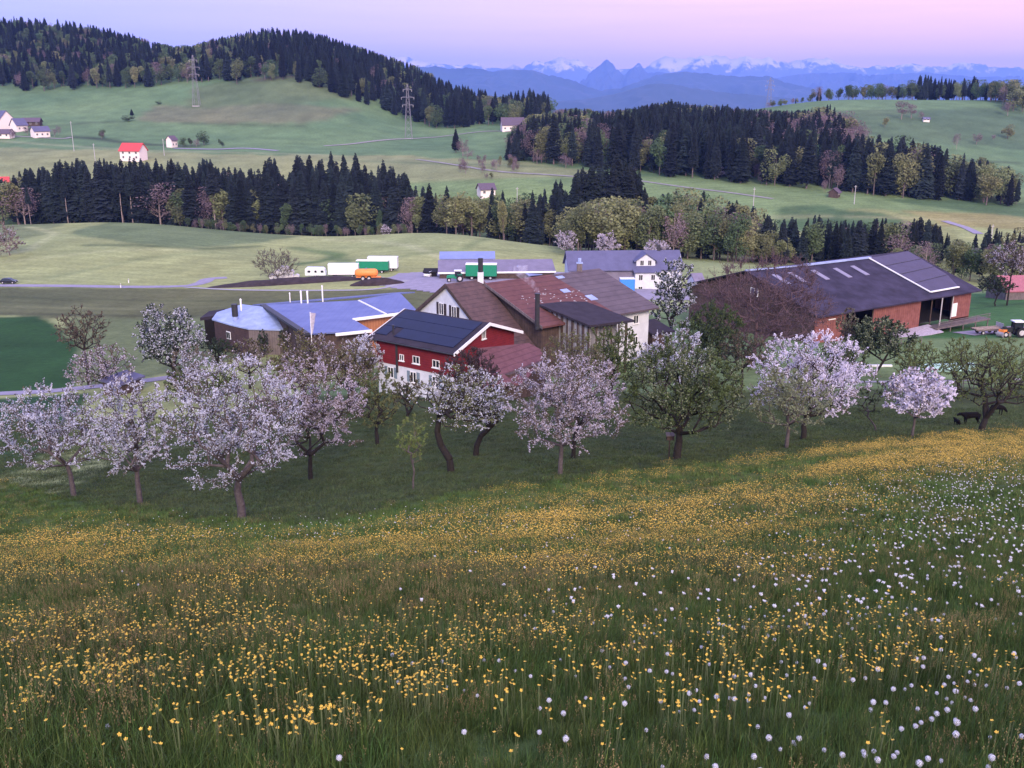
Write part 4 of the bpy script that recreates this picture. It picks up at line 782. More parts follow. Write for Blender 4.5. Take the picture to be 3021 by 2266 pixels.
box_trailer('long green-sided trailer with white top behind the orange tanker',806,590,R(-2),9,2.5,2.5,'green','white')
box_trailer('tall white trailer standing behind the green-sided trailer',828,586,R(-2),8.5,2.6,3.0,'carwhite')
box_trailer('green tarpaulin container with white rim in front of the long shed',1040,604,R(-2),7.6,2.5,2.8,'green','white')
box_trailer('blue covered container under the white farmhouse eaves',1354,618,R(0),3.4,2.0,2.8,'bluebox','carwhite',cat='container',wl=False,Y=229)
def caravan():
    r=vroot('caravan','white caravan with dark windows parked left of the white box trailer','caravan',683,599,R(1)); L=5.6; pr=[(-L/2,.6),(L/2,.6),(L/2,1.3),(L/2-.3,2.3),(L/2-.8,2.62),(-L/2+.5,2.7),(-L/2+.05,2.4)]
    l=[[(a,y,z) for a,z in pr] for y in (-1.1,1.1)]; loft([[ (a,-1.1,z) for a,z in pr],[(a,1.1,z) for a,z in pr]]).build('body',mt['carwhite'],r)
    for a,w in ((-1.7,.8),(.1,.6),(1.9,.8)): MB().box(a-w/2,a+w/2,-1.13,-1.102,1.35,1.95).build('window',mt['glass'],r)
    wheels(r,[(0,.95),(0,-.95)],.32,.2); MB().tube((L/2,0,.55),(L/2+1.2,0,.5),.06).build('drawbar',mt['steel'],r)
caravan()
def tanker():
    r=vroot('slurry_tanker','orange slurry tanker parked in front of the green-sided trailer','tanker',792,606,R(3)); 
    mb=MB(); pr=[(-2.9,.35),(-2.7,.75),(-2.2,1.0),(2.2,1.0),(2.7,.75),(2.9,.35)]
    loft([[(a,rr*math.cos(t),1.9+rr*math.sin(t)) for t in np.linspace(0,2*math.pi,14,endpoint=False)] for a,rr in pr]).build('tank',mt['orange'],r,smooth=True)
    MB().box(-2.6,3.6,-.5,.5,.75,.95).build('chassis',mt['orange'],r); MB().tube((0,0,2.85),(0,0,3.05),.35).build('hatch',mt['steel'],r)
    wheels(r,[(-.8,1.0),(-.8,-1.0),(.7,1.0),(.7,-1.0)],.6,.45); MB().tube((3.6,0,.8),(4.6,0,.6),.07).build('drawbar',mt['steel'],r)
tanker()
def tractor(label,x,y,rz,mat,**k):
    r=vroot('tractor',label,'tractor',x,y,rz,**k)
    loft([[(a,-w,z0),(a,w,z0),(a,w*.9,z1),(a,-w*.9,z1)] for a,z0,z1,w in ((.2,.9,1.75,.42),(1.2,.9,1.7,.4),(2.1,.85,1.5,.36),(2.25,.9,1.3,.3))]).build('bonnet',mt[mat],r)
    MB().box(-1.2,.3,-.55,.55,.7,1.3).build('body',mt[mat],r)
    for a,s in ((-1.15,-1),(-1.15,1),(.2,-1),(.2,1)): MB().box(a-.05,a+.05,s*.62-.05,s*.62+.05,1.3,2.6).build('cab_post',mt['black'],r)
    MB().box(-1.1,.15,-.6,.6,1.45,2.5).build('cab_glass',mt['glass'],r); MB().box(-1.4,.4,-.8,.8,2.61,2.78).build('cab_roof',mt['carwhite'],r)
    wheels(r,[(-.9,.85),(-.9,-.85)],.85,.5,'orange' if mat=='orange' else 'pole'); wheels(r,[(1.7,.75),(1.7,-.75)],.5,.35)
    for s in (-1,1): MB().box(-1.5,-.3,s*.85-.3,s*.85+.3,1.72,1.8).build('mudguard',mt[mat],r)
    return r
tractor('dark green tractor parked left of the green container in the yard',985,609,R(185),'green',Y0=150,Y1=330)
tractor('small tractor with pale canopy at the right edge beside the barn',2188,728,R(180),'carblack',Y0=110,Y1=230)
r=vroot('road_roller','small orange and black yard machine on the track right of the barn','machine',2168,728,R(30),Y0=110,Y1=230)
MB().box(-.9,.9,-.5,.5,.6,1.3).build('body',mt['orange'],r); MB().tube((-.9,-.6,.45),(-.9,.6,.45),.45,n=16).build('drum',mt['steel'],r); MB().tube((.9,-.6,.45),(.9,.6,.45),.45,n=16).build('drum',mt['steel'],r); MB().box(-.3,.4,-.3,.3,1.31,1.7).build('seat',mt['black'],r)
r=vroot('hay_trailer','flat wooden trailer loaded with poles beside the barn deck','trailer',2130,722,R(10),Y0=110,Y1=230)
MB().box(-2.4,2.4,-1,1,.7,.85).build('platform',mt['greywood'],r); mb=MB()
for k in range(7): mb.tube((-2.6,-.8+k*.26,.95+.1*(k%2)),(2.7,-.75+k*.25,1.0+.1*(k%3)),.09)
mb.build('pole_load',mt['barkpale'],r); MB().box(2.41,2.5,-1,1,.5,1.9).build('end_board',mt['pole'],r); wheels(r,[(-1.2,.8),(-1.2,-.8),(1.2,.8),(1.2,-.8)],.35,.22)
# wrapped pile and earth bank by the bare bush
def lump(name,label,cat,x,y,rx,ry,rz,mat,seed,Y0=150,Y1=330,kind=None,rot=0,rough=.25):
    p=hitp(x,y,Y0=Y0,Y1=Y1); rg=np.random.default_rng(seed); nu,nv=40,14; V=[];Fq=[]
    for j in range(nv+1):
        for i in range(nu):
            th=2*math.pi*i/nu; q=j/nv; X=rx*q*math.cos(th);Y=ry*q*math.sin(th); c,s=math.cos(rot),math.sin(rot); X,Y=X*c-Y*s,X*s+Y*c; n=fbm((X+50)*.5+seed,(Y+50)*.5,3)
            z=rz*(1-q**2)*(1-rough+2*rough*n)-.0 ; gx,gy=p[0]+X,p[1]+Y; V.append((X,Y,float(gz(gx,gy))-p[2]+z-(.25 if j==nv else 0)))
    for j in range(nv):
        for i in range(nu): i2=(i+1)%nu; Fq.append((j*nu+i,(j+1)*nu+i,(j+1)*nu+i2,j*nu+i2))
    o=bpy.data.objects.new(name,npmesh(name,V,[Fq],[mat],smooth=True)); o.location=p; link(o); return tag(o,label,cat,None,kind)
lump('earth_bank','long bank of dark bare soil in front of the caravan and trailers','earth bank',640,611,24,5.0,1.4,mt['soil'],3); lump('earth_bank','low heap of brown soil right of the orange tanker','earth bank',815,614,7,3.0,1.5,mt['soil'],5)
def palestack():
    r=vroot('bale_stack','ragged stack of pale wrapped bales beside the bare bush','bales',615,603,0)
    rg=random.Random(4); k=0
    for row,(n,z) in enumerate(((6,.65),(4,1.8),(2,2.9))):
        for i in range(n): a=-(n-1)*.68+i*1.36+rg.uniform(-.1,.1); MB().tube((a,-.7,z),(a,.7,z),.66,n=14).build('bale',mt['silage'],r)
palestack()
# power pylons
def pylon(label,x,ytop,ybase,Y):
    p=g_at(x,Y); d1=ray(x*K,ytop*K); zt=d1[2]/d1[1]*p[1]; H=zt-p[2]; o=empty('power_pylon',tuple(p),label,'pylon','lattice power pylons on the far slope')
    hw=lambda z: 2.3*(1-z/H)**.9+.35; mb=MB(); lv=[0,.12,.24,.35,.45,.54,.62,.70,.78,.86,.93,1.0]
    for sx in (-1,1):
        for sy in (-1,1):
            for a,c2 in zip(lv[:-1],lv[1:]): mb.tube((sx*hw(a*H),sy*hw(a*H),a*H),(sx*hw(c2*H),sy*hw(c2*H),c2*H),.11,n=4)
    mb.build('leg',mt['steel'],o); mb=MB()
    for a,c2 in zip(lv[:-1],lv[1:]):
        A_,C_=hw(a*H),hw(c2*H)
        for s in (-1,1):
            mb.tube((-A_,s*A_,a*H),(C_,s*C_,c2*H),.045,n=3); mb.tube((A_,s*A_,a*H),(-C_,s*C_,c2*H),.045,n=3); mb.tube((s*A_,-A_,a*H),(s*C_,C_,c2*H),.045,n=3); mb.tube((s*A_,A_,a*H),(s*C_,-C_,c2*H),.045,n=3)
    mb.build('lattice',mt['steel'],o)
    for f,w in ((.62,4.2),(.76,5.0),(.90,3.4)):
        mb=MB(); z=f*H; mb.tube((-w,0,z),(0,0,z+1.0),.1,n=4); mb.tube((w,0,z),(0,0,z+1.0),.1,n=4); mb.tube((-w,0,z),(w,0,z),.12,n=4); ca=mb.build('crossarm',mt['steel'],o)
        for s in (-1,1): MB().tube((s*w*.95,0,z),(s*w*.95,0,z-1.6),.14,n=5).build('insulator',mt['pole'],ca)
    MB().box(-3,3,-2.8,2.8,-.6,.25).build('footing',mt['concrete'],o)
pylon('tall lattice power pylon in front of the left wooded hill',425,119,216,860)
pylon('tall lattice power pylon on the green slope at the end of the wooded ridge',883,182,302,775)
pylon('tiny faint power pylon on the skyline right of the dark twin summits',1660,168,222,1050)
# thin wooden poles
PG='thin wooden line poles in the fields'
for x,yt,yb,Y,l in ((1624,405,432,430,'thin pale pole on the field left of the dark hut'),(1845,400,432,480,'thin pale pole right of the dark hut'),(2212*.968,485,520,400,'thin pole by the road at the far right field'),(160,262,296,640,'thin pale pole right of the hamlet'),(210,310,345,560,'thin pole on the field between hamlet and red roof'),(1117,404,440,430,'thin pale pole above the trees behind the yard mound'),(355,300,330,620,'short thin pole beside the mauve bare tree')):
    p=g_at(x,Y); d1=ray(x*K,yt*K); h=max(5,d1[2]/d1[1]*p[1]-p[2]); o=empty('wooden_pole',tuple(p),l,'pole',PG); MB().tube((0,0,-.5),(0,0,h),.18,.12,n=6).build('shaft',mt['pole'],o); MB().box(-.6,.6,-.08,.08,h-.8,h-.65).build('crossbar',mt['pole'],o)
# road marker posts
for x,y,l in ((278,611,'white marker post on the far side of the valley road'),(261,622,'white marker post on the near side of the valley road')):
    p=hitp(x,y,Y0=180,Y1=330); o=empty('marker_post',tuple(p),l,'marker post','white marker posts along the valley road'); loft([[(-.1,-.1,-.2),(.1,-.1,-.2),(.1,.1,-.2),(-.1,.1,-.2)],[(-.1,-.1,1.0),(.1,-.1,1.15),(.1,.1,1.15),(-.1,.1,1.0)]]).build('post',mt['white'],o); MB().box(-.105,.105,-.115,-.101,.75,.95).build('reflector_band',mt['black'],o)
# flag (wind streamer) by the round workshop, fence posts, signs
p=hitp(678,742,Y0=100,Y1=170); p=g_at(678,131); d1=ray(678*K,674*K); h=d1[2]/d1[1]*p[1]-p[2]; o=empty('flag_pole',tuple(p),'white flagpole with drooping orange-white pennant before the blue roof','flagpole')
MB().tube((0,0,-.3),(0,0,h),.07,.05,n=8).build('pole',mt['white'],o); mb=MB(); mb.slab([(0,0,h),(.5,.02,h-.15),(.62,.05,h-.7),(.35,.08,h-2.3),(.08,.04,h-3.2)],.0); 
mb=MB().hexa([(.05,-.02,h-3.0),(.2,-.02,h-3.0),(.2,.05,h-3.0),(.05,.05,h-3.0)],[(.05,-.05,h-.1),(.75,-.05,h-.2),(.75,.10,h-.2),(.05,.10,h-.1)]); mb.build('pennant',mt['blossomp'],o)
# wooden fence at the lower right garden
def fence(name,label,pts,h,n,rails,mat,Y0,Y1):
    P=[hitp(x,y,Y0=Y0,Y1=Y1) for x,y in pts]; o=empty(name,tuple(P[0]),label,'fence'); Q=[]
    for a,c2 in zip(P[:-1],P[1:]):
        for k in range(n): q=a+(c2-a)*k/n; Q.append(np.array([q[0],q[1],float(gz(q[0],q[1]))])-P[0])
    Q.append(P[-1]-P[0])
    for q in Q: MB().tube(q-[0,0,.2],q+[0,0,h],.06,n=5).build('post',mt[mat],o)
    for f in rails:
        mb=MB()
        for a,c2 in zip(Q[:-1],Q[1:]): mb.tube(a+[0,0,h*f],c2+[0,0,h*f],.04,n=4)
        mb.build('rail',mt[mat],o)
fence('wooden_fence','weathered wooden rail fence behind the cows at the right edge',[(1960,838),(2080,838),(2240,836)],1.1,7,(.5,.92),'greywood',90,140)
fence('wire_fence','thin paddock fence below the barn on the right',[(1830,770),(1900,752),(1990,742)],1.1,4,(.4,.9),'greywood',110,165)
# beehive-like crates, plastic tunnel in the garden, bird box
r=vroot('garden_cloche','low pale green plastic tunnel in the garden right of the white blossom tree','garden tunnel',2040,800,R(5),Y0=95,Y1=150); mb=loft([[(a,1.0*math.cos(t),.9*math.sin(t)) for t in np.linspace(0,math.pi,9)] for a in np.linspace(-4,4,9)]); mb.build('cover',M('pale_green_plastic',(.28,.45,.40),.4,.2,2),r)
for x,y,w,l in ((1845,786,1.2,'white plank lying in the garden behind the violet blossom tree'),(1890,792,2.4,'long white plank lying in the garden near the path')):
    p=hitp(x,y,Y0=95,Y1=150); o=MB().box(-w,w,-.2,.2,.0,.25).build('plank',mt['white']); o.location=p; tag(o,l,'plank')
o=empty('bird_box',tuple(hitp(1447,955,h=1.2,Y0=50,Y1=80)),'small dark nest box beside the trunk of the large green tree','nest box'); o.location.z+=1.4; MB().box(-.25,.25,-.2,.2,0,.35).build('box_body',mt['darkwood'],o); MB().slab([(-.3,-.3,.36),(.3,-.3,.36),(.3,.25,.46),(-.3,.25,.46)],.05).build('lid',mt['greywood'],o); MB().tube((0,.1,-1.6),(0,.1,0),.05).build('stand',mt['darkwood'],o)
# smoke from the stove pipe
mb=MB(); 
def puff(mb,c,r): mb.ball(c,r[0],r[1],r[2],12,8)
ms=bpy.data.materials.new('smoke'); ms.use_nodes=True; t=ms.node_tree; t.nodes.clear(); v=N(t,'ShaderNodeVolumeScatter'); v.inputs['Color'].default_value=(.93,.9,.98,1)
co=N(t,'ShaderNodeTexCoord'); no=N(t,'ShaderNodeTexNoise',i_Scale=1.3,i_Detail=3.0); t.links.new(co.outputs['Object'],no.inputs['Vector']); mr=N(t,'ShaderNodeMapRange'); mr.inputs['From Min'].default_value=.42; mr.inputs['From Max'].default_value=.75; mr.inputs['To Max'].default_value=.55; t.links.new(no.outputs[0],mr.inputs[0]); t.links.new(mr.outputs[0],v.inputs['Density']); ou=N(t,'ShaderNodeOutputMaterial'); t.links.new(v.outputs[0],ou.inputs['Volume'])
pts=[(0,0,.2,.35),(-.35,.2,.9,.5),(-.9,.4,1.5,.65),(-1.6,.6,2.1,.85),(-2.3,.8,2.8,1.0),(-2.2,1.0,3.7,1.0)]
secs=[[(x+r_*math.cos(a),y+r_*math.sin(a),z) for a in np.linspace(0,2*math.pi,14,endpoint=False)] for x,y,z,r_ in pts]
o=loft(secs).build('smoke',ms,smooth=True); o.location=SPt
import bmesh
bm=bmesh.new(); bm.from_mesh(o.data); bmesh.ops.recalc_face_normals(bm,faces=bm.faces); bm.to_mesh(o.data); bm.free()
tag(o,kind='stuff')
# ------------------------------------------------------------------ cows
def cow_mesh(name,graze):
    hz=1.15 if not graze else .45; hx=1.28 if not graze else 1.25
    J=[(-.75,0,1.12),(-.35,0,1.1),(.15,0,1.1),(.6,0,1.15),(.95,0,1.22 if not graze else .95),(hx,0,hz+.1),(hx+.28,0,hz-.12)]; Rr=[(.24,.28),(.32,.36),(.34,.38),(.28,.34),(.16,.22),(.13,.15),(.08,.09)]
    E_=[(i,i+1) for i in range(6)]
    def leg(root,x,y,hind):
        k=len(J)
        if hind: P=[(x,y,.82),(x+.10,y,.62),(x-.10,y,.38),(x-.04,y,.05)]; rr=[(.15,.13),(.10,.09),(.055,.055),(.06,.055)]
        else: P=[(x,y,.78),(x,y,.50),(x+.01,y,.28),(x,y,.05)]; rr=[(.13,.10),(.07,.07),(.05,.05),(.06,.055)]
        J.extend(P); Rr.extend(rr); E_.append((root,k)); E_.extend([(k+i,k+i+1) for i in range(3)])
    for y in (-.2,.2): leg(0,-.72,y,True); leg(3,.58,y*.9,False)
    k=len(J); J.extend([(-1.0,0,1.15),(-1.08,0,.7),(-1.08,0,.5)]); Rr.extend([(.04,.04),(.025,.025),(.05,.05)]); E_.extend([(0,k),(k,k+1),(k+1,k+2)])
    for s in (-1,1): k=len(J); J.append((hx-.05,s*.2,hz+.17)); Rr.append((.045,.03)); E_.append((5,k))
    me=bpy.data.meshes.new(name); me.from_pydata(J,E_,[]); me.materials.append(mt['cow']); o=bpy.data.objects.new(name,me); link(o)
    sk=o.modifiers.new('skin','SKIN'); 
    for v,r_ in zip(me.skin_vertices[0].data if me.skin_vertices else [],Rr): v.radius=r_
    if not me.skin_vertices:
        bpy.context.view_layer.update()
        for v,r_ in zip(me.skin_vertices[0].data,Rr): v.radius=r_
    me.skin_vertices[0].data[1].use_root=True
    o.modifiers.new('sub','SUBSURF').levels=1; o.modifiers['sub'].render_levels=1
    for p_ in me.polygons: p_.use_smooth=True
    return o
for x,y,rz,gr,s,l in ((2096,918,R(180),False,1.0,'black cow standing side-on left of the spreading tree trunk'),(2130,905,R(250),False,1.0,'black cow facing the viewer behind the spreading tree trunk'),(2152,898,R(15),True,1.0,'black cow grazing furthest right beyond the spreading tree'),(2066,922,R(90),False,.6,'small black calf seen from behind left of the cows')):
    o=cow_mesh('cow',gr); p=hitp(x,y,Y0=60,Y1=120); o.location=p; o.scale=(s*.85,)*3; o.rotation_euler=(0,0,rz); tag(o,l,'cow','black cattle under the orchard trees')
# ------------------------------------------------------------------ trees: skeleton grown to points of the crown, twigs, petals / leaves
def prisms(A,B,ra,rb,n):
    d=B-A; l=np.linalg.norm(d,axis=1,keepdims=True)+1e-9; d=d/l; h=np.where(np.abs(d[:,2:3])<.9,np.array([[0,0,1.]]),np.array([[1.,0,0]])); u=np.cross(d,h); u/=np.linalg.norm(u,axis=1,keepdims=True)+1e-9; w=np.cross(d,u); m=len(A); V=np.zeros((m,2*n,3))
    for i in range(n):
        t=2*math.pi*i/n; o=math.cos(t)*u+math.sin(t)*w; V[:,i]=A+o*ra[:,None]; V[:,n+i]=B+o*rb[:,None]
    base=np.arange(m)[:,None]*2*n; f=[]
    for i in range(n): j=(i+1)%n; f.append(np.stack([base[:,0]+i,base[:,0]+j,base[:,0]+n+j,base[:,0]+n+i],1))
    return V.reshape(-1,3),np.concatenate(f)
def merge(parts):
    V=[];Fq=[];k=0
    for v,f in parts: V.append(v);Fq.append(f+k);k+=len(v)
    return np.concatenate(V),np.concatenate(Fq)
def quads(P,size,rg,aspect=.75,updir=None):
    m=len(P); a=rg.normal(size=(m,3)); a/=np.linalg.norm(a,axis=1,keepdims=True); b=rg.normal(size=(m,3)); b-= (a*b).sum(1,keepdims=True)*a; b/=np.linalg.norm(b,axis=1,keepdims=True)
    s=size*(.6+.8*rg.random((m,1)))*.5; A=a*s;B=b*s*aspect; V=np.stack([P-A-B*.6,P+A*.3-B,P+A+B*.5,P-A*.2+B],1).reshape(-1,3); return V,(np.arange(m*4).reshape(m,4))
def grow(rg,trunk,C,rad,K,flat=.85,shell=.45):
    """trunk: list of points from the root to the fork (relative); C crown centre; rad crown radii"""
    nodes=[np.array(p,float) for p in trunk]; par=[-1]+list(range(len(trunk)-1)); plen=[0.]*len(trunk)
    v=rg.normal(size=(K,3)); v/=np.linalg.norm(v,axis=1,keepdims=True); v[:,2]=np.where(v[:,2]<-flat,-flat*rg.random(K),v[:,2]); r=rg.random((K,1))**shell; lump=.88+.28*fbm(v[:,0:1]*1.7+rg.random()*9+4,v[:,2:3]*1.7+v[:,1:2]+6,2)*1.0
    Pt=C+v*r*rad*np.clip(lump,.7,1.12); fork=np.array(trunk[-1]); order=np.argsort(np.linalg.norm(Pt-fork,axis=1)); k0=max(0,len(trunk)-2); tips=[]
    for i in order:
        p=Pt[i]; NN=np.array(nodes[k0:]); PL=np.array(plen[k0:]); d=np.linalg.norm(NN-p,axis=1); j=int(np.argmin(d+.32*PL+np.maximum(0,NN[:,2]-p[2])*.8))+k0; q=nodes[j]; L=np.linalg.norm(p-q)
        if L<.05: continue
        ns=max(1,int(L/ (rad[0]*.3)))
        prev=j
        for s in range(1,ns+1):
            t=s/ns; x=q+(p-q)*t+np.array([0,0,.10*L*math.sin(math.pi*t)])+(rg.normal(size=3)*.05*L if s<ns else 0); nodes.append(x); par.append(prev); plen.append(plen[prev]+np.linalg.norm(x-nodes[prev])); prev=len(nodes)-1
        tips.append(prev)
    cnt=np.zeros(len(nodes))
    for t in tips: cnt[t]+=1
    for i in range(len(nodes)-1,0,-1): cnt[par[i]]+=cnt[i]
    return np.array(nodes),np.array(par),cnt
def orchard(name,label,cat,base,x0,x1,yt,yb,mix,seed,trunk_r=.16,lean=None,K=230,dens=1.0,bark='bark',size=1.0,fork=None,Y=None,shoots=1.0,group='orchard trees',dark=False):
    rg=np.random.default_rng(seed); p=hitp(*base,Y0=35,Y1=420) if Y is None else g_at(base[0],Y)
    dep=p[1]*CP-p[2]*SP; s=dep/F*K_; rx=(x1-x0)/2*s; rz=(yb-yt)/2*s/CP*.98; cxp=((x0+x1)/2-base[0])*s; d=ray((x0+x1)/2*K_,(yt+yb)/2*K_); cz=d[2]/d[1]*p[1]-p[2]
    C=np.array([cxp,rg.uniform(-.1,.1)*rx,cz]); bot=cz-rz
    fk=max(.5,bot+rz*.10) if fork is None else fork; ln=cxp*.35 if lean is None else lean
    if isinstance(ln,list): tr=[np.array(q,float) for q in ln]
    else: tr=[np.array([0,0,-.4]),np.array([ln*.15,0,fk*.35]),np.array([ln*.5+rg.normal()*.05,0,fk*.7]),np.array([ln,0,fk])]
    nodes,par,cnt=grow(rg,tr,C,np.array([rx,rx*.95,rz]),K)
    r=trunk_r*(cnt/cnt[0])**.42; r=np.maximum(r,.012*dep/60)
    ch=np.arange(1,len(nodes)); A=nodes[par[ch]];B=nodes[ch]; ra=r[par[ch]].copy(); rb=r[ch]; ra=np.minimum(ra,rb*1.6); thick=rb>.035
    nT=len(tr)-1; ra[:nT]=r[0]*np.linspace(1.25,1.0,nT); rb[:nT]=r[0]*np.linspace(1.1,.85,nT)
    parts=[prisms(A[thick],B[thick],ra[thick],rb[thick],6),prisms(A[~thick],B[~thick],ra[~thick],rb[~thick],3)]
    # shoots around the outer nodes
    out=np.where(cnt<=2)[0]; out=out[out>=len(tr)]; n=int(4.2*shoots*len(out)); q=rg.choice(out,n); S=nodes[q]; dd=(S-C)/np.array([rx,rx,rz]); dd=dd*.6+rg.normal(size=(n,3))*.55+np.array([0,0,.45]); dd/=np.linalg.norm(dd,axis=1,keepdims=True); L=rx*(.07+.14*rg.random((n,1))); T=S+dd*L
    parts.append(prisms(S,T,np.full(n,.011*dep/60),np.full(n,.006*dep/60),3))
    V,Fq=merge(parts); root=empty(name,tuple(p),label,cat,group)
    o=bpy.data.objects.new('trunk',npmesh('trunk',V,[Fq],[mt[bark]])); link(o,root)
    area=math.pi*(x1-x0)*(yb-yt)/4/4.67; m=int(min(36000,area*3.4*dens)); 
    if m>0:
        nt=int(m*.7); i=rg.integers(0,n,nt); t=rg.random((nt,1))**.7; P1=S[i]+(T[i]-S[i])*t+rg.normal(size=(nt,3))*.03*rx*.3
        ed=np.where(cnt[ch]<12)[0]; ed=ed[ed>=nT]; j=rg.choice(ed,m-nt); t=rg.random((m-nt,1)); P2=A[j]+(B[j]-A[j])*t+rg.normal(size=(m-nt,3))*.07*rx*.4
        P=np.concatenate([P1,P2]); bmass=fbm(P[:,0]*.9+20,P[:,2]*.9+P[:,1]+20,3)
        fr=np.array([w for _,w in mix],float); fr/=fr.sum(); cs=np.cumsum(fr); rk=np.argsort(np.argsort(bmass))/len(bmass); val=np.clip(rk*.35+.65*rg.random(len(P)),0,.9999); val=np.argsort(np.argsort(val))/len(val); mi=np.searchsorted(cs,val,side='right').clip(0,len(mix)-1)
        V,Fq=quads(P,.082*dep/60*size,rg); o=bpy.data.objects.new('crown',npmesh('crown',V,[Fq],[mt[k] for k,_ in mix],mi)); link(o,root)
    return root
K_=K
BL=[('blossom',.60),('leafb',.28),('leafd',.12)]; BP=[('blossomp',.5),('leafb',.5)]; BV=[('blossomv',.8),('leafb',.2)]; BM=[('blossomp',.15),('leafb',.6),('leafo',.25)]
GO=[('leafo',.75),('leafg',.25)]; GG=[('leafg',.65),('leafo',.35)]; PG=[('leafpg',.75),('leafo',.25)]
BT='blossoming_fruit_tree'; FT='fruit_tree'
T=orchard
T(BT,'round white-lilac blossoming tree, leftmost of the front row on the meadow','fruit tree',(160,1072),22,262,840,1015,BL,1)
T(BT,'white-lilac blossoming tree second from the left, its crown touching the leftmost one','fruit tree',(303,1090),215,395,825,1030,BL,2)
T(BT,'largest white-lilac blossoming tree with pale straight trunk, standing furthest down in the front row','fruit tree',(523,1122),372,672,785,1050,BL,3,trunk_r=.2,K=300,bark='bark')
T(BT,'pinkish-brown blossoming tree with dark trunk right of the largest blossoming tree','fruit tree',(671,1037),560,798,785,995,[('blossomp',.5),('leafb',.5)],4,dens=1.0,bark='barkdark')
T(FT,'yellow-green leafing tree left of the red house steps','fruit tree',(815,960),765,870,800,925,GO,5,bark='barkdark')
T(FT,'small slim young green tree at the lower middle of the orchard','fruit tree',(893,1060),858,928,895,1008,[('leaff',.7),('leafo',.3)],6,trunk_r=.06,K=90)
r8=T('old_fruit_tree','old dark leaning tree with bent bare trunk and sparse green-white crown','fruit tree',(976,1020),905,1100,800,925,[('blossom',.35),('leafo',.65)],7,trunk_r=.24,bark='barkdark',dens=.62,lean=[(0,0,-.4),(-.15,0,1.0),(-.75,.1,2.0),(-1.0,.1,3.0),(-.8,0,4.3)],size=1.1)
T('old_fruit_tree','old dark tree leaning right with forked trunk beside the red house','fruit tree',(1027,985),985,1105,800,925,[('blossom',.6),('leafb',.4)],8,trunk_r=.23,bark='barkdark',dens=.8,lean=[(0,0,-.4),(.1,0,.8),(.45,0,1.7),(1.1,0,2.3)],size=1.3)
T(BT,'wide lilac-grey blossoming tree in the middle of the front row','fruit tree',(1210,1025),1095,1338,775,975,[('blossomp',.45),('blossom',.1),('leafb',.45)],9,trunk_r=.15,K=280,dens=1.1)
T(BT,'dark-trunked blossoming tree directly behind the wide lilac-grey one','fruit tree',(1238,990),1180,1330,760,940,BP,10,bark='barkdark',dens=.7)
T(FT,'very large dark green tree with dense rounded crown right of the middle','fruit tree',(1462,993),1335,1602,742,948,[('leafg',.65),('leafd',.15),('leafpg',.2)],11,trunk_r=.26,bark='barkdark',K=420,dens=1.9,size=1.15)
T(FT,'small pale green vase-shaped tree in front of the violet blossom tree','fruit tree',(1699,968),1605,1790,805,925,PG,12,trunk_r=.13,K=240,dens=1.0)
T(BT,'large violet-white blossoming tree behind the pale green vase-shaped one','fruit tree',(1735,950),1618,1872,722,910,BV,13,trunk_r=.2,K=300,bark='barkdark',dens=1.05)
T(FT,'thin leaning sapling with faint green leaves left of the compact white tree','fruit tree',(1893,934),1840,1905,820,905,[('leafg',1)],14,trunk_r=.07,K=60,dens=.35,lean=-.9)
T(BT,'compact umbrella-shaped white blossoming tree with slim trunk near the right edge','fruit tree',(1970,946),1898,2046,803,908,[('blossomv',.82),('leafb',.18)],15,trunk_r=.09,K=220,dens=1.7,size=1.35)
T(FT,'spreading greenish tree with low forked limbs above the black cattle','fruit tree',(2120,932),2030,2240,750,885,[('leaff',.4),('leafo',.6)],16,trunk_r=.24,K=240,dens=.5,fork=1.2,size=.8,bark='barkdark',shoots=.6)
T(FT,'bare brownish tree behind the left blossoms, in front of the dark green field','fruit tree',(192,832),138,244,668,760,[('leafb',1)],17,dens=.45,bark='barkdark')
T(BT,'light blossoming tree in front of the valley lane on the left','fruit tree',(238,850),160,292,748,838,[('blossomp',.55),('leafb',.45)],18,dens=.75,bark='barkdark')
T(BT,'tall dense white-flowering pear tree left of the round-ended workshop','pear tree',(378,822),303,442,658,800,[('blossom',.35),('leafd',.65)],19,trunk_r=.25,K=330,dens=1.7,bark='barkdark',size=1.1)
T(BT,'light brownish-white blossoming tree right of the tall pear tree','fruit tree',(430,870),372,476,745,860,[('blossom',.4),('leafb',.6)],20,dens=.7)
T(FT,'small brownish-green tree on the lawn before the rounded workshop wall','fruit tree',(540,840),495,592,735,812,BM,21,dens=.7,bark='barkdark')
T(FT,'broad brownish budding tree behind the largest blossoming tree','fruit tree',(655,880),590,735,722,840,BM,22,dens=1.5,bark='barkdark',trunk_r=.22)
T(FT,'broad brownish budding tree close to the corner of the red house','fruit tree',(755,890),690,835,738,850,BM,23,dens=1.5,bark='barkdark',trunk_r=.22)
T(BT,'bright white blossoming tree at the left corner of the red house','fruit tree',(792,850),745,830,725,810,[('blossom',.85),('leafb',.15)],24,dens=1.2,size=1.1)
T('shrub','dark reddish shrub tree in front of the wine-red wing roof','shrub',(1010,905),945,1090,755,870,[('shrubd',1)],25,dens=1.2,bark='barkdark')
T(FT,'grey-green budding tree behind the wide lilac-grey blossoming tree','fruit tree',(1225,880),1168,1292,722,820,[('leafo',.5),('leafb',.5)],26,dens=.75)
T(FT,'dense dark green bushy tree in front of the slatted gallery','fruit tree',(1320,860),1252,1395,712,830,[('leafg',.8),('leafo',.2)],27,dens=1.3,bark='barkdark')
T(BT,'white blossoming tree peeking out behind the large dark green tree','fruit tree',(1430,880),1370,1535,722,840,BL,28,dens=1.1)
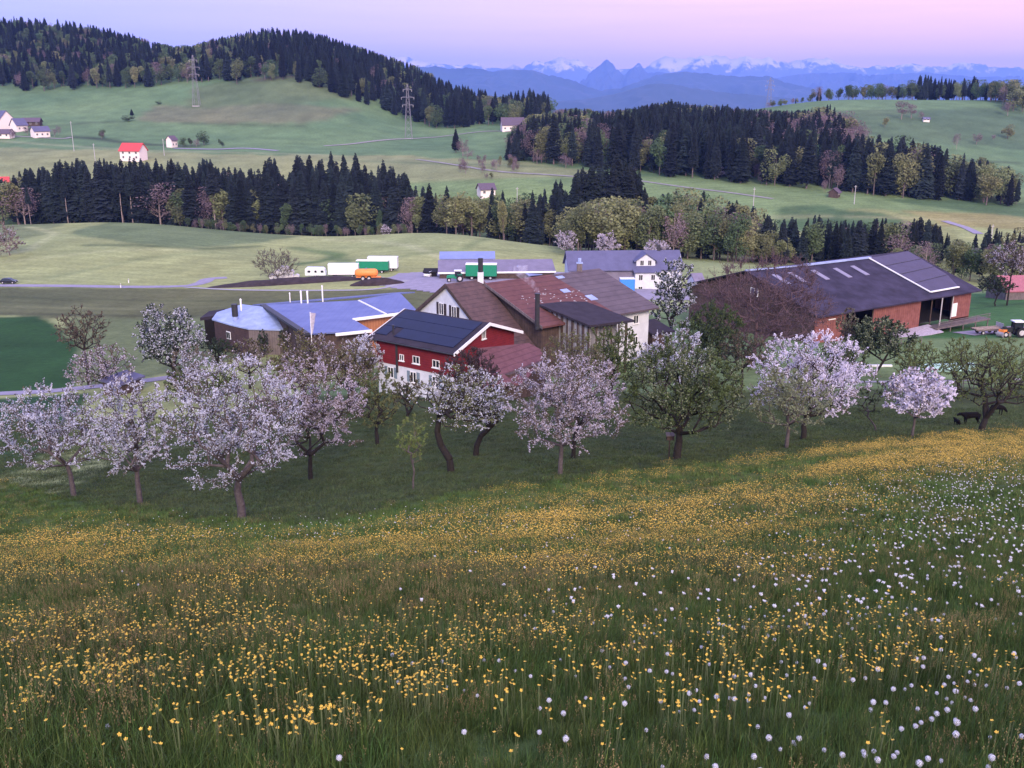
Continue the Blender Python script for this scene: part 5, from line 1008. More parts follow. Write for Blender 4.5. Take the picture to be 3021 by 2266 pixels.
T(BT,'tall slender white-green flowering pear tree between old barn and big barn','pear tree',(1448,760),1402,1500,560,715,[('blossom',.35),('leafd',.65)],29,trunk_r=.22,dens=2.4,bark='barkdark',Y=165,size=1.1)
T('bare_tree','large leafless mauve-brown tree in front of the gable of the big barn','tree',(1625,775),1490,1775,565,760,[('shrubd',1)],30,trunk_r=.3,K=560,dens=.8,bark='twig',Y=135,shoots=2.5,size=.6)
T('conifer_bush','dark olive bushy evergreen before the left end of the big barn','tree',(1530,800),1462,1600,655,790,[('leafg',.5),('leafd',.5)],31,dens=2.4,bark='barkdark',Y=120,trunk_r=.2)
T('shrub','thorny brown-flowered shrub below the big barn gable','shrub',(1600,830),1545,1650,722,800,[('leafb',.6),('leafd',.4)],32,dens=1.0,bark='barkdark',Y=112)
T('shrub','spreading grey-green juniper shrub in front of the planked barn wall','shrub',(1890,785),1828,1958,690,775,[('leafd',.7),('leafpg',.3)],33,dens=2.2,bark='barkdark',Y=128,fork=.3,K=300,size=1.2)
T('shrub','small upright pale bush against the barn doorway','shrub',(1830,760),1795,1845,665,745,[('leafb',.7),('leafpg',.3)],34,dens=.8,Y=135)
T('shrub','dark green shrub between the violet blossom tree and the garden','shrub',(1815,830),1760,1860,735,820,[('leafg',.6),('leafd',.4)],35,dens=1.2,Y=100)
for i,(x0,x1,yt,yb,l) in enumerate(((1925,2035,742,825,'pale green airy tree behind the compact white blossoming tree'),(2020,2120,735,825,'pale green airy tree in the middle of the garden strip on the right'),(2110,2215,738,830,'pale green airy tree at the right edge above the wooden fence'),(2185,2260,790,900,'faint green sapling cut by the right edge of the orchard'))):
    T(FT,l,'fruit tree',((x0+x1)/2,860+i),x0,x1,yt,yb,[('leaff',.5),('leafo',.5)],40+i,dens=1.0,bark='barkdark',size=.8,fork=.5)
for i,(x,y,x0,x1,yt,yb,mix,l) in enumerate(((470,785,440,503,733,770,[('leafd',1)],'dark rounded shrub at the left corner of the rounded workshop'),(512,762,500,530,742,766,[('leafd',1)],'tiny dark bush under the workshop window'),(570,770,557,583,712,765,[('leafd',1)],'dark columnar evergreen against the weathered workshop wall'),(620,775,605,640,705,765,[('leafd',.7),('leafb',.3)],'dark evergreen at the inner corner of the blue-roofed hall'),(735,760,715,760,700,755,[('leafd',1)],'dark evergreen shrub before the front of the blue-roofed hall'),(455,880,440,520,800,865,[('leafg',1)],'green bush between the blossoming trees in front of the lane'),(400,870,360,430,800,860,[('leafg',1)],'green bush beside the lane below the tall pear tree'),(880,900,845,925,815,880,[('leafb',.6),('leafd',.4)],'brown budding bush left of the red house steps'))):
    T('shrub',l,'shrub',(x,y),x0,x1,yt,yb,mix,60+i,dens=1.6,K=110,bark='barkdark',fork=.3,size=1.0,group='shrubs round the farm')
T('bare_tree','thin bare bush with grey-green haze of twigs by the bale stack','bush',(600,602),548,650,540,602,[('leafpg',.5),('leafb',.5)],70,dens=.55,bark='bark',fork=1,Y=262,K=200,size=.7)
T('bare_tree','clump of pinkish bare trees at the left edge of the mown field','tree',(22,551),-40,50,484,550,[('blossomp',.25),('leafb',.75)],71,dens=1.1,bark='barkpale',fork=2,Y=330,K=260,size=.8)
T(BT,'peach-lit blossoming tree cut by the right edge beyond the barn','fruit tree',(2175,600),2125,2225,528,600,[('leafb',.7),('blossomp',.3)],72,dens=1.3,bark='barkdark',Y=215,size=.9)
T('shrub','dark dense shrub on the crest beyond the knoll right of the barn','shrub',(2150,638),2105,2180,598,636,[('leafd',1)],73,dens=1.6,fork=.5,Y=215,bark='barkdark')
for i,(x,y,w,h,l) in enumerate(((1222,522,50,44,'pink-white blossoming tree at the forest edge left of the slate roof'),(1312,527,58,50,'white-pink blossoming tree behind the middle of the slate roof'),(1418,535,54,32,'pink blossoming tree top behind the right half of the slate roof'),(833,497,22,22,'small white blossoming bush below the forest left of the yard mound'),(1550,374,32,26,'small pale pink blossoming tree in front of the right forest'))):
    T(BT,l,'fruit tree',(x,y+h*.6),x-w/2,x+w/2,y-h/2,y+h/2,[('blossomp',.9),('leafb',.1)],80+i,dens=1.8,K=120,Y=(330,320,300,400,560)[i],size=.9,group='blossoming trees beyond the yard')
# ------------------------------------------------------------------ forest trees
def conifer_data(seed,dens=1.0,bare=.08,rmax=.17,top=1.0):
    rg=np.random.default_rng(seed); rg_t=rg.random(); H=25.; parts=[]; n=int(44*dens); P=[];Fq=[];k=0
    for i in range(n):
        f=bare+(1-bare)*(i+rg.random()*.8)/n; z=f*H; g=(f-bare)/(1-bare); Rr=H*rmax*((1-g)**(.62+.2*rg_t))*(.55+.45*min(1,g*6))*rg.uniform(.75,1.15)+.25; nb=rg.integers(8,13); a0=rg.random()*6.28
        for b in range(nb):
            a=a0+6.283*b/nb+rg.normal()*.18; r=Rr*rg.uniform(.65,1.12); dr=r*rg.uniform(.18,.5); w=r*rg.uniform(.22,.38)+.15; c,s=math.cos(a),math.sin(a)
            z1=z+rg.normal()*.2; base=np.array([0,0,z1+.35*r*.3]); mid=np.array([c*r*.55,s*r*.55,z1-dr*.25]); tip=np.array([c*r,s*r,z1-dr]); sd=np.array([-s,c,0])
            P+= [base,mid+sd*w-[0,0,w*.5],tip,mid-sd*w-[0,0,w*.5]]; Fq.append((k,k+1,k+2,k+3)); k+=4
            P+= [mid+[0,0,.3],mid*[.75,.75,1]-[0,0,dr*.3+r*.30],tip-[0,0,r*.12],mid*[1.25,1.25,1]+[0,0,.15]]; Fq.append((k,k+1,k+2,k+3)); k+=4
    P+= [(-.25,0,H-1.8),(.25,0,H-1.8),(0,.05,H),(0,-.05,H)]; Fq.append((k,k+1,k+2,k+3))
    return np.array(P,float),np.array(Fq)
def broad_data(seed,n=1900,leaf=.75,rx=.30,lo=.18,lobes=9):
    rg=np.random.default_rng(seed); H=20.; cz=H*(lo+1)/2; rz=H*(1-lo)/2; Lb=[]
    for i in range(lobes):
        a=rg.random()*6.28; q=rg.uniform(.25,.62); z=rg.uniform(-.62,.72); k=math.sqrt(max(.05,1-z*z)); Lb.append((np.array([math.cos(a)*q*rx*H*k*1.2,math.sin(a)*q*rx*H*k*1.2,cz+z*rz]),rg.uniform(.30,.5)*rx*H*1.25))
    P=[]
    for i in range(n):
        c,r=Lb[rg.integers(len(Lb))]; v=rg.normal(size=3); v/=np.linalg.norm(v); P.append(c+v*r*(rg.random()**.33)*[1,1,1.25])
    P=np.array(P); P[:,2]=np.minimum(P[:,2],H); return quads(P,leaf,rg,.8)+(Lb,)
def trunk_data(H,r,Lb=None,z1=.9):
    A=[np.array([0,0,-1.]),np.array([0,0,H*.4])];B=[np.array([.1,0,H*.4]),np.array([0,0,H*z1])];ra=[r,r*.75];rb=[r*.75,r*.15]
    for c,q in (Lb or []): A.append(np.array([.05,0,max(H*.22,c[2]-q*1.6)]));B.append(c);ra.append(r*.4);rb.append(r*.12)
    return prisms(np.array(A),np.array(B),np.array(ra),np.array(rb),5)
PROTO={}
def proto(key,crown,trunk,mat,tm): 
    PROTO.setdefault(key,[]).append((npmesh('crown',crown[0],[crown[1]],[mt[mat]]),npmesh('trunk',trunk[0],[trunk[1]],[mt[tm]]),
      npmesh('tree_mesh',np.concatenate([crown[0],trunk[0]]),[crown[1],trunk[1]+len(crown[0])],[mt[mat],mt[tm]],np.r_[np.zeros(len(crown[1]),int),np.ones(len(trunk[1]),int)])))
for s in range(6): proto('conifer',conifer_data(s,bare=(.06,.1,.04,.15,.08,.22)[s],rmax=(.16,.19,.14,.17,.21,.15)[s]),trunk_data(25,.38),'conif','trunkf')
for s in range(2): proto('pine',conifer_data(20+s,.6,bare=.55,rmax=.13),trunk_data(25,.30),'conif','barkpale')
for s in range(5):
    q=broad_data(s+30,rx=(.30,.26,.34,.22,.28)[s],lo=(.15,.2,.12,.2,.1)[s]); td=trunk_data(20,.32,q[2],.8)
    proto('broad',q[:2],td,'decid','trunkf'); proto('green',q[:2],td,'decidg','trunkf')
    q=broad_data(s+50,n=1300,leaf=.5,rx=(.30,.26,.34,.24,.32)[s],lobes=12); td=trunk_data(20,.28,q[2],.85); proto('mauve',q[:2],td,'decidm','barkpale')
PH={'conifer':25.,'pine':25.,'broad':20.,'green':20.,'mauve':20.}
TREES=[]   # (kind,X,Y,Z,h,wf,px,ytop,ybase,label,group)
def addtree(kind,X,Y,h,wf,lab,grp,solo=False):
    z=float(gz(X,Y)); tx,ty=ppx(X,Y,z+h); bx,by=ppx(X,Y,z); TREES.append([kind,X,Y,z,h,wf,float(tx),float(ty),float(by),lab,grp,solo])
def forest(seed,xr,Yf,Yb,outline,spacing,pc,labels,grp,hmax=(29,21),hmin=6,bushfront=0.0,kinds=('broad','green','mauve'),kp=(.5,.3,.2)):
    """Yf/Yb: lists (px,Y) near and far edge; outline (px,row) where the tops reach; pc (px,prob of conifer)"""
    rg=np.random.default_rng(seed); I=lambda L,x: float(np.interp(x,[a for a,_ in L],[b for _,b in L])); Ymin=min(y for _,y in Yf);Ymax=max(y for _,y in Yb); Y=Ymin; row=0
    while Y<Ymax+spacing:
        x0=g_at(xr[0],Y)[0]; x1=g_at(xr[1],Y)[0]; X=x0+rg.random()*spacing
        while X<x1:
            Xc=X+rg.normal()*spacing*.25; Yc=Y+rg.normal()*spacing*.25; X+=spacing*rg.uniform(.8,1.2); z=float(gz(Xc,Yc)); px,py=ppx(Xc,Yc,z); px=float(px)
            if px<xr[0] or px>xr[1]: continue
            yf,yb=I(Yf,px),I(Yb,px)
            if Yc<yf or Yc>yb: continue
            d=ray(px*K,I(outline,px)*K); zt=d[2]/d[1]*Yc; h=(zt-z)*(rg.uniform(.76,1.02) if rg.random()<.4 else rg.uniform(.9,1.04)); con=rg.random()<I(pc,px)*(1.0 if Yc-yf>spacing*1.2 else .92)
            hm=hmax[0] if con else hmax[1]; h=min(h,hm*rg.uniform(.78,1.0))
            if h<hmin: continue
            kd='conifer' if con else kinds[rg.choice(len(kinds),p=kp)]
            k_=[i for i,(a,l) in enumerate(labels) if px<a][0]; lab=labels[k_][1][0 if con else 1]; w_=lab.split(' in the ',1) if ' in the ' in lab else lab.split(' ',2)
            lo=xr[0] if k_==0 else labels[k_-1][0]; hi=min(xr[1],labels[k_][0]); q=(px-lo)/(hi-lo); dq=(Yc-yf)/max(1,yb-yf)
            pre=('front-row ' if Yc-yf<spacing else ('inner ' if dq<.6 else 'rear '))+('tall ' if h>hm*.85 else ('medium ' if h>hm*.6 else 'short '))
            suf=', '+('far left','left','centre-left','centre','centre-right','right','far right')[min(6,int(q*7))]+' part'
            for a_ in ('tall ','small ','dark ','low '):
                lab=lab[len(a_):] if lab.startswith(a_) and a_!='dark ' else lab
            wf_=rg.uniform(.85,1.5); L_=pre+lab+suf; L_=('broad-crowned ' if wf_>1.28 else 'slim ' if wf_<1.05 else '')*(len(L_.split())<16)+L_; addtree(kd,Xc,Yc,h,wf_*(1 if con else 1.05),L_,grp)
        Y+=spacing*.9; row+=1
# near dark band on the left, behind the mound crest
forest(1,(-40,905),[(-40,452),(600,450),(905,432)],[(-40,500),(300,500),(640,520),(905,480)],[(-40,385),(0,380),(30,392),(60,365),(120,358),(150,345),(165,338),(200,352),(232,332),(262,345),(330,340),(375,330),(395,352),(430,362),(462,330),(480,358),(520,362),(560,368),(598,325),(612,372),(636,376),(645,310),(665,300),(710,303),(760,316),(800,330),(850,352),(880,372),(905,392)],5.7,[(-40,.15),(45,.3),(60,.92),(400,.9),(560,.82),(640,.95),(720,.8),(800,.6),(905,.3)],
 [(330,('dark spruce in the band below the red-roofed house','pale budding tree in the dark spruce band')),(640,('dark spruce in the band behind the mown mound','budding tree among spruces behind the mown mound')),(2000,('dark spruce in the clump right of the gap','olive tree in the clump right of the gap'))],'forest band behind the mown mounds',hmax=(31,21))
forest(2,(900,1235),[(900,418),(1235,402)],[(900,462),(1235,455)],[(900,392),(940,388),(985,400),(1040,415),(1085,402),(1105,425),(1130,435),(1165,392),(1185,368),(1215,375),(1240,395)],7.5,[(900,.35),(1000,.1),(1120,.2),(1170,.85),(1240,.8)],[(2000,('dark spruce in the mixed wood behind the mound','olive tree in the mixed wood behind the mound'))],'mixed wood behind the yard mound',hmax=(26,20),kp=(.6,.25,.15))
forest(3,(1232,1400),[(1232,392),(1400,392)],[(1232,440),(1400,440)],[(1232,392),(1250,362),(1275,352),(1300,328),(1335,322),(1362,345),(1390,400),(1400,420)],6.5,[(1232,.97),(1400,.95)],[(2000,('dark spruce in the clump above the slate-roofed farmhouse','dark tree in the clump above the slate-roofed farmhouse'))],'spruce clump above the slate roof',hmax=(40,22))
forest(4,(1225,1720),[(1225,335),(1400,338),(1720,318)],[(1225,372),(1400,380),(1720,350)],[(1225,440),(1250,428),(1300,424),(1350,420),(1392,440),(1420,448),(1450,430),(1490,432),(1520,452),(1545,470),(1600,462),(1640,490),(1690,512),(1720,520)],7.0,[(1225,.03),(1400,.2),(1500,.12),(1560,.05),(1720,.1)],[(2000,('dark spruce among peach-lit trees behind the slate roof','peach-lit tree in the row behind the slate-roofed farmhouse'))],'spring trees behind the farm',hmax=(20,22),kp=(.8,.1,.1))
forest(5,(1395,1660),[(1395,382),(1660,372)],[(1395,425),(1660,405)],[(1395,432),(1430,418),(1480,402),(1520,408),(1545,440),(1600,430),(1630,452),(1660,470)],7.5,[(1395,.6),(1450,.3),(1500,.7),(1560,.4),(1660,.6)],[(2000,('dark spruce in the second row left of the barn','spring tree in the second row left of the barn'))],'spring trees behind the farm',hmax=(30,24),kp=(.6,.3,.1))
forest(6,(1640,2090),[(1640,330),(2090,322)],[(1640,375),(2000,375),(2090,355)],[(1640,470),(1652,458),(1668,476),(1700,470),(1730,474),(1755,458),(1790,480),(1830,472),(1870,476),(1900,470),(1925,482),(1960,476),(1985,470),(2015,482),(2040,500),(2070,520),(2090,535)],6.2,[(1640,.9),(1900,.88),(2020,.75),(2090,.2)],[(2000,('dark spruce in the wood behind the big barn','mauve tree in the wood behind the big barn')),(3000,('dark spruce right in the wood behind the barn','budding tree right in the wood behind the barn'))],'low dark wood behind the big barn',hmax=(20,15),kinds=('broad','green','mauve'),kp=(.35,.25,.4))
forest(7,(1930,2280),[(1930,300),(2280,262)],[(1930,325),(2280,300)],[(1930,540),(1960,535),(2020,515),(2060,520),(2100,530),(2140,522),(2180,520),(2212,515),(2280,515)],7.5,[(1930,.1),(2280,.15)],[(3000,('dark spruce among the spring trees right of the barn ridge','peach and olive tree beyond the green knoll'))],'spring trees right of the barn',hmax=(16,17),kp=(.7,.15,.15))
forest(8,(2100,2250),[(2100,322),(2250,318)],[(2100,345),(2250,340)],[(2100,500),(2120,488),(2140,484),(2160,500),(2185,492),(2212,500),(2250,500)],6,[(2100,.95),(2250,.95)],[(3000,('dark spruce above peach trees at the right edge','dark tree above peach trees at the right edge'))],'dark spruces at the right edge',hmax=(24,15))
# big forest in the middle right
forest(9,(1095,1830),[(1095,612),(1240,590),(1560,545),(1700,530),(1830,515)],[(1095,800),(1240,900),(1560,930),(1760,880),(1830,600)],[(1095,300),(1120,268),(1150,248),(1190,240),(1240,232),(1290,240),(1330,238),(1370,232),(1400,226),(1450,216),(1500,226),(1560,228),(1600,233),(1650,236),(1700,238),(1740,236),(1790,226),(1812,235),(1830,285)],9.5,[(1095,.7),(1180,.5),(1250,.5),(1320,.75),(1400,.9),(1700,.9),(1780,.6),(1830,.8)],
 [(1250,('dark spruce beside the pink-lit farmhouse in the forest','round spring tree at the left end of the big forest')),(1560,('dark spruce in the left half of the forest','green tree in the left half of the forest')),(3000,('dark spruce in the forest above the dark hut','mauve tree in the forest above the dark hut'))],'big forest under the alps',hmax=(30,22),kp=(.3,.4,.3))
forest(10,(1825,2200),[(1825,512),(2000,508),(2190,498),(2200,498)],[(1825,575),(2000,560),(2190,525),(2200,520)],[(1825,288),(1850,290),(1900,296),(1940,298),(1970,290),(2000,308),(2040,322),(2080,335),(2100,342),(2140,345),(2155,355),(2180,362),(2190,368),(2200,378)],7.5,[(1825,.97),(1925,.85),(1960,.5),(2000,.95),(2080,.8),(2110,.35),(2160,.3),(2175,.95),(2200,1)],[(3000,('dark spruce in the wood on the right field','golden-olive tree in the wood on the right field'))],'wood on the right fields',hmax=(34,27),kinds=('broad','green','mauve'),kp=(.65,.3,.05))
# wooded hill on the left
forest(11,(-60,1190),[(-60,960),(0,950),(60,930),(300,940),(380,950),(480,940),(560,930),(700,905),(760,895),(830,890),(880,880),(950,855),(1000,850),(1190,850)],[(-60,1275),(900,1275),(960,1120),(1050,1000),(1190,990)],[(-60,36),(60,36),(150,42),(220,56),(280,70),(330,88),(375,98),(420,98),(450,86),(520,70),(575,56),(640,62),(700,72),(760,94),(830,118),(883,134),(940,164),(1000,182),(1050,195),(1090,204),(1120,195),(1150,188),(1185,196),(1190,215)],11.5,[(-60,.7),(60,.5),(140,.35),(230,.6),(300,.65),(350,.35),(450,.35),(540,.5),(600,.85),(700,.9),(850,.75),(950,.85),(1040,.8),(1060,.3),(1120,.45),(1190,.7)],
 [(360,('dark spruce on the left shoulder of the hill','round green tree on the left hill shoulder')),(560,('dark spruce in the saddle behind the pylon','round green tree in the saddle behind the pylon')),(880,('dark spruce on the summit slope','green tree on the summit slope')),(3000,('dark spruce on the falling tail of the ridge','pale tree on the falling tail of the ridge'))],'wooded hill on the left',hmax=(27,19),kinds=('green','broad','mauve'),kp=(.65,.22,.13))
forest(12,(1750,2290),[(1750,955),(2050,950),(2120,930),(2180,880),(2290,860)],[(1750,985),(2050,1000),(2290,1000)],[(1750,192),(1775,186),(1800,194),(1815,183),(1850,182),(1920,180),(1955,182),(1970,176),(1980,162),(2010,160),(2040,166),(2058,172),(2062,180),(2080,168),(2100,163),(2130,178),(2160,172),(2212,170),(2290,170)],11,[(1750,.05),(1960,.05),(1985,.95),(2050,.9),(2065,.5),(2110,.8),(2130,.1),(2290,.1)],[(1980,('spruce in the tree line on the right skyline','round green tree in the right skyline line')),(3000,('dark spruce in the tall clump on the right skyline','rounded tree in the tall clump on the skyline'))],'tree line on the right skyline',hmax=(28,20),kp=(.3,.6,.1))
forest(13,(1660,1760),[(1660,930),(1760,945)],[(1660,960),(1760,965)],[(1660,216),(1700,212),(1760,208)],9,[(1660,.2),(1760,.2)],[(3000,('spruce on the low skyline left of round trees','bush on the low skyline left of round trees'))],'bushes on the low skyline',hmin=3,hmax=(9,7))
forest(14,(1640,1860),[(1640,640),(1860,600)],[(1640,760),(1860,700)],[(1640,262),(1760,232),(1790,224),(1815,232),(1850,262),(1860,270)],10,[(1640,.2),(1860,.05)],[(3000,('spruce on the right shoulder of the forest','mauve tree on the right shoulder of the forest'))],'mauve trees on the forest shoulder',hmax=(24,24),kinds=('mauve','broad'),kp=(.85,.15))
forest(15,(400,900),[(400,436),(620,432),(900,408)],[(400,446),(620,442),(900,420)],[(400,468),(460,462),(500,470),(560,475),(640,480),(760,480),(900,478)],5.0,[(400,0),(900,0)],[(3000,('bush at the foot of the dark spruces','olive bush at the foot of the spruces'))],'bushes at the forest foot',hmax=(6,5.5),hmin=2,kinds=('green','mauve','broad'),kp=(.5,.3,.2))
forest(16,(980,1120),[(980,560),(1120,560)],[(980,585),(1120,600)],[(980,335),(1120,330)],9,[(980,0),(1120,.1)],[(3000,('spruce in the copse by the valley road','mauve bush in the copse by the valley road'))],'mauve copse by the valley road',hmax=(10,7),hmin=2,kinds=('mauve','broad'),kp=(.9,.1))
forest(17,(95,500),[(95,690),(250,700),(500,690)],[(95,730),(250,720),(500,700)],[(95,262),(200,268),(300,290),(500,300)],22,[(95,0),(500,.1)],[(3000,('spruce in the loose bushes right of the hamlet','loose grey-green bush right of the hamlet'))],'loose bushes right of the hamlet',hmax=(6,7),hmin=2,kinds=('green','mauve'),kp=(.6,.4))
def solo(kind,x,yb,hpx,wf,label,Y=None,grp='single trees in the fields'):
    p=g_at(x,Y) if Y else hitp(x,yb,Y0=200); dep=p[1]*CP-p[2]*SP; addtree(kind,p[0],p[1],hpx*K*dep/F,wf,label,grp,True)
S_=solo
S_('pine',467,480,155,1,'pine with long pale bare trunk standing out of the dark spruce band',449); S_('pine',266,480,130,.9,'slim pine with pale trunk before the spruce band under the red roof',449); S_('pine',288,480,120,.9,'slim pine with grey trunk right of the pale-trunked one under the red roof',449); S_('pine',148,482,110,.8,'faint pale-trunked pine near the left end of the spruce band',449); S_('pine',67,484,85,.7,'short pale-trunked pine at the left edge of the spruce band',446)
S_('conifer',600,395,72,.9,'lone spiky spruce sticking up between the two dark clumps',458); S_('conifer',985,330,50,1.3,'lone dark spruce beside the valley road'); S_('mauve',1000,338,42,1.3,'bare mauve tree touching the lone dark spruce'); S_('mauve',1010,345,28,1.6,'low mauve bush right of the lone dark spruce')
S_('broad',884,238,56,.85,'tall pale spring tree at the forest edge behind the right pylon'); S_('mauve',840,236,34,1.1,'mauve budding tree at the forest edge left of the tall pale tree'); S_('broad',512,182,56,1.0,'light green tree standing at the foot of the hill forest'); S_('broad',640,168,34,.7,'slim light tree with pale trunk at the hill forest edge'); S_('broad',588,175,36,.8,'pale green tree at the forest foot left of the slim one')
S_('mauve',376,96,28,1.4,'big bare tree standing on the skyline of the saddle'); S_('conifer',388,96,14,1,'small spruce beside the bare skyline tree'); S_('conifer',404,98,12,1,'tiny spruce on the skyline saddle')
S_('conifer',285,250,14,2.0,'dark bush on the bank above the valley fields'); S_('green',278,262,12,3.2,'dark low bushes at the bend of the field bank'); S_('green',343,226,8,2.4,'small dark bush high on the left slope')
for x,yb,h,k,l in ((396,318,20,'green','round green tree left in the clump above the pale road'),(412,316,18,'green','dark round tree second in the clump above the pale road'),(425,318,18,'mauve','mauve round tree third in the clump above the pale road'),(441,314,30,'green','tallest round tree of the clump above the pale road'),(481,318,13,'green','small round bush right of the clump above the pale road')): S_(k,x,yb,h,1.6,l)
S_('mauve',350,352,44,1.5,'large bare mauve tree right of the red-roofed house',520); S_('mauve',65,350,62,1.5,'tall bare mauve tree at the left behind the spruce band',500); S_('mauve',110,352,40,1.8,'spreading bare mauve tree left of the spruce band top',500); S_('mauve',28,268,24,1.6,'bare mauve tree among the hamlet roofs',700); S_('mauve',60,262,20,1.8,'bare mauve tree behind the dark low barn',720)
S_('mauve',1947,258,38,1.9,'big round mauve tree on the right hillside'); S_('mauve',1968,256,30,1.8,'second mauve tree joined to the big round one on the hillside'); S_('mauve',1990,258,18,1.5,'small mauve bush right of the joined hillside trees'); S_('broad',1911,275,22,1.3,'small white-green tree below the big mauve ones'); S_('mauve',2066,322,32,1.0,'faint slender mauve tree on the lower right hillside'); S_('mauve',2109,312,26,1.7,'round reddish tree on the right hillside'); S_('broad',2176,300,30,1.6,'round pale green tree near the right edge of the hillside'); S_('mauve',2176,250,28,1.6,'round mauve tree below the right skyline wood'); S_('mauve',2145,303,14,1.3,'tiny mauve bush between the two round hillside trees')
S_('mauve',1645,398,32,1.3,'pinkish bare tree at the foot of the big forest'); S_('broad',1703,372,36,.9,'small pale tree before the dark middle of the big forest'); S_('mauve',1780,408,30,1.1,'slim bare pinkish tree left of the dark hut',515); S_('mauve',1808,404,62,.8,'tall peach-lit tree behind the dark hut',520); S_('broad',1950,415,95,1.0,'tall golden-olive tree at the front of the right field wood',508); S_('broad',2130,428,70,1.5,'broad golden-olive tree near the right end of the field wood',498); S_('conifer',2178,436,70,1.1,'dark cone-shaped spruce at the right end of the field wood',497)
S_('conifer',1112,350,60,1.5,'broad dark spruce at the left corner of the big forest',604); S_('broad',1152,300,50,1.3,'round light tree beside the pink-lit farmhouse',770); S_('mauve',1160,356,30,1.8,'round mauve bush before the left foot of the big forest',600); S_('mauve',1222,362,30,1.9,'second round mauve bush before the foot of the big forest',585)
S_('broad',1062,392,14,1.5,'brownish round bush beside the valley crossroads',545); S_('mauve',1050,392,14,1.4,'pale pink bush beside the valley crossroads',545)
S_('broad',1087,500,90,.62,'slender pale poplar-like tree behind the yard mound',398); S_('broad',985,505,95,1.25,'broad olive spring tree behind the yard mound crest',398); S_('broad',965,503,85,1.2,'broad brownish-olive tree left of the slender poplar-like one',402); S_('green',620,480,75,1.0,'fresh green tree before the dark spruces behind the mound',446); S_('green',820,492,60,.6,'slim green tree before the right spruce clump',432)
# visibility: walk from near to far and keep the strip of each tree that shows
hz=np.full(2400,1700.); TREES.sort(key=lambda t:t[2])
# nearer things hide nothing here; the ground itself is handled by the crest rows
for t in TREES:
    kind,X,Y,z,h,wf,px,yt,yb=t[:9]; w=h*K_**0*(.17 if kind in('conifer','pine') else .27)*wf*F/(Y*CP-z*SP)/K_; a,b2=int(np.clip(px-w*.6+60,0,2399)),int(np.clip(px+w*.6+61,1,2400)); seg=hz[a:b2]
    vis=np.clip(np.minimum(seg,yb)-yt,0,None).mean() if b2>a else 0; t.append(vis*w if (-15<px<2227) else 0); hz[a:b2]=np.minimum(seg,yt+ (yb-yt)*.25)
    if t[11]: t[12]=1e9
NAME={'conifer':'spruce_tree','pine':'pine_tree','broad':'broadleaf_tree','green':'broadleaf_tree','mauve':'bare_broadleaf_tree'}
rest={'conifer':[],'broad':[],'green':[],'mauve':[],'pine':[]}; nind={}
rgp=np.random.default_rng(99)
for cls in (('conifer','pine'),('broad','green'),('mauve',)):
    L_=sorted([t for t in TREES if t[0] in cls and t[12]>1.0],key=lambda t:-t[12])
    for n_,t in enumerate(L_):
        kind,X,Y,z,h,wf=t[:6]; P_=PROTO[kind]; pr=P_[rgp.integers(len(P_))]; sc_=h/PH[kind]
        if n_<300:
            big=(t[8]-t[7])>42
            if big:
                o=empty(NAME[kind],(X,Y,z),t[9],'tree',t[10]); ch=[]
                for nm,me in (('crown',pr[0]),('trunk',pr[1])): ch.append(link(bpy.data.objects.new(nm,me),o))
            else: o=link(bpy.data.objects.new(NAME[kind],pr[2])); o.location=(X,Y,z); tag(o,t[9],'tree',t[10])
            o.rotation_euler=(0,0,rgp.random()*6.28); o.scale=(sc_*wf,sc_*wf,sc_)
        else: rest[kind].append((X,Y,z,sc_*wf,sc_,rgp.random()*6.28,rgp.integers(len(P_))))
    nind[cls[0]]=len(L_)
print('trees',len(TREES),nind,{k:len(v) for k,v in rest.items()})
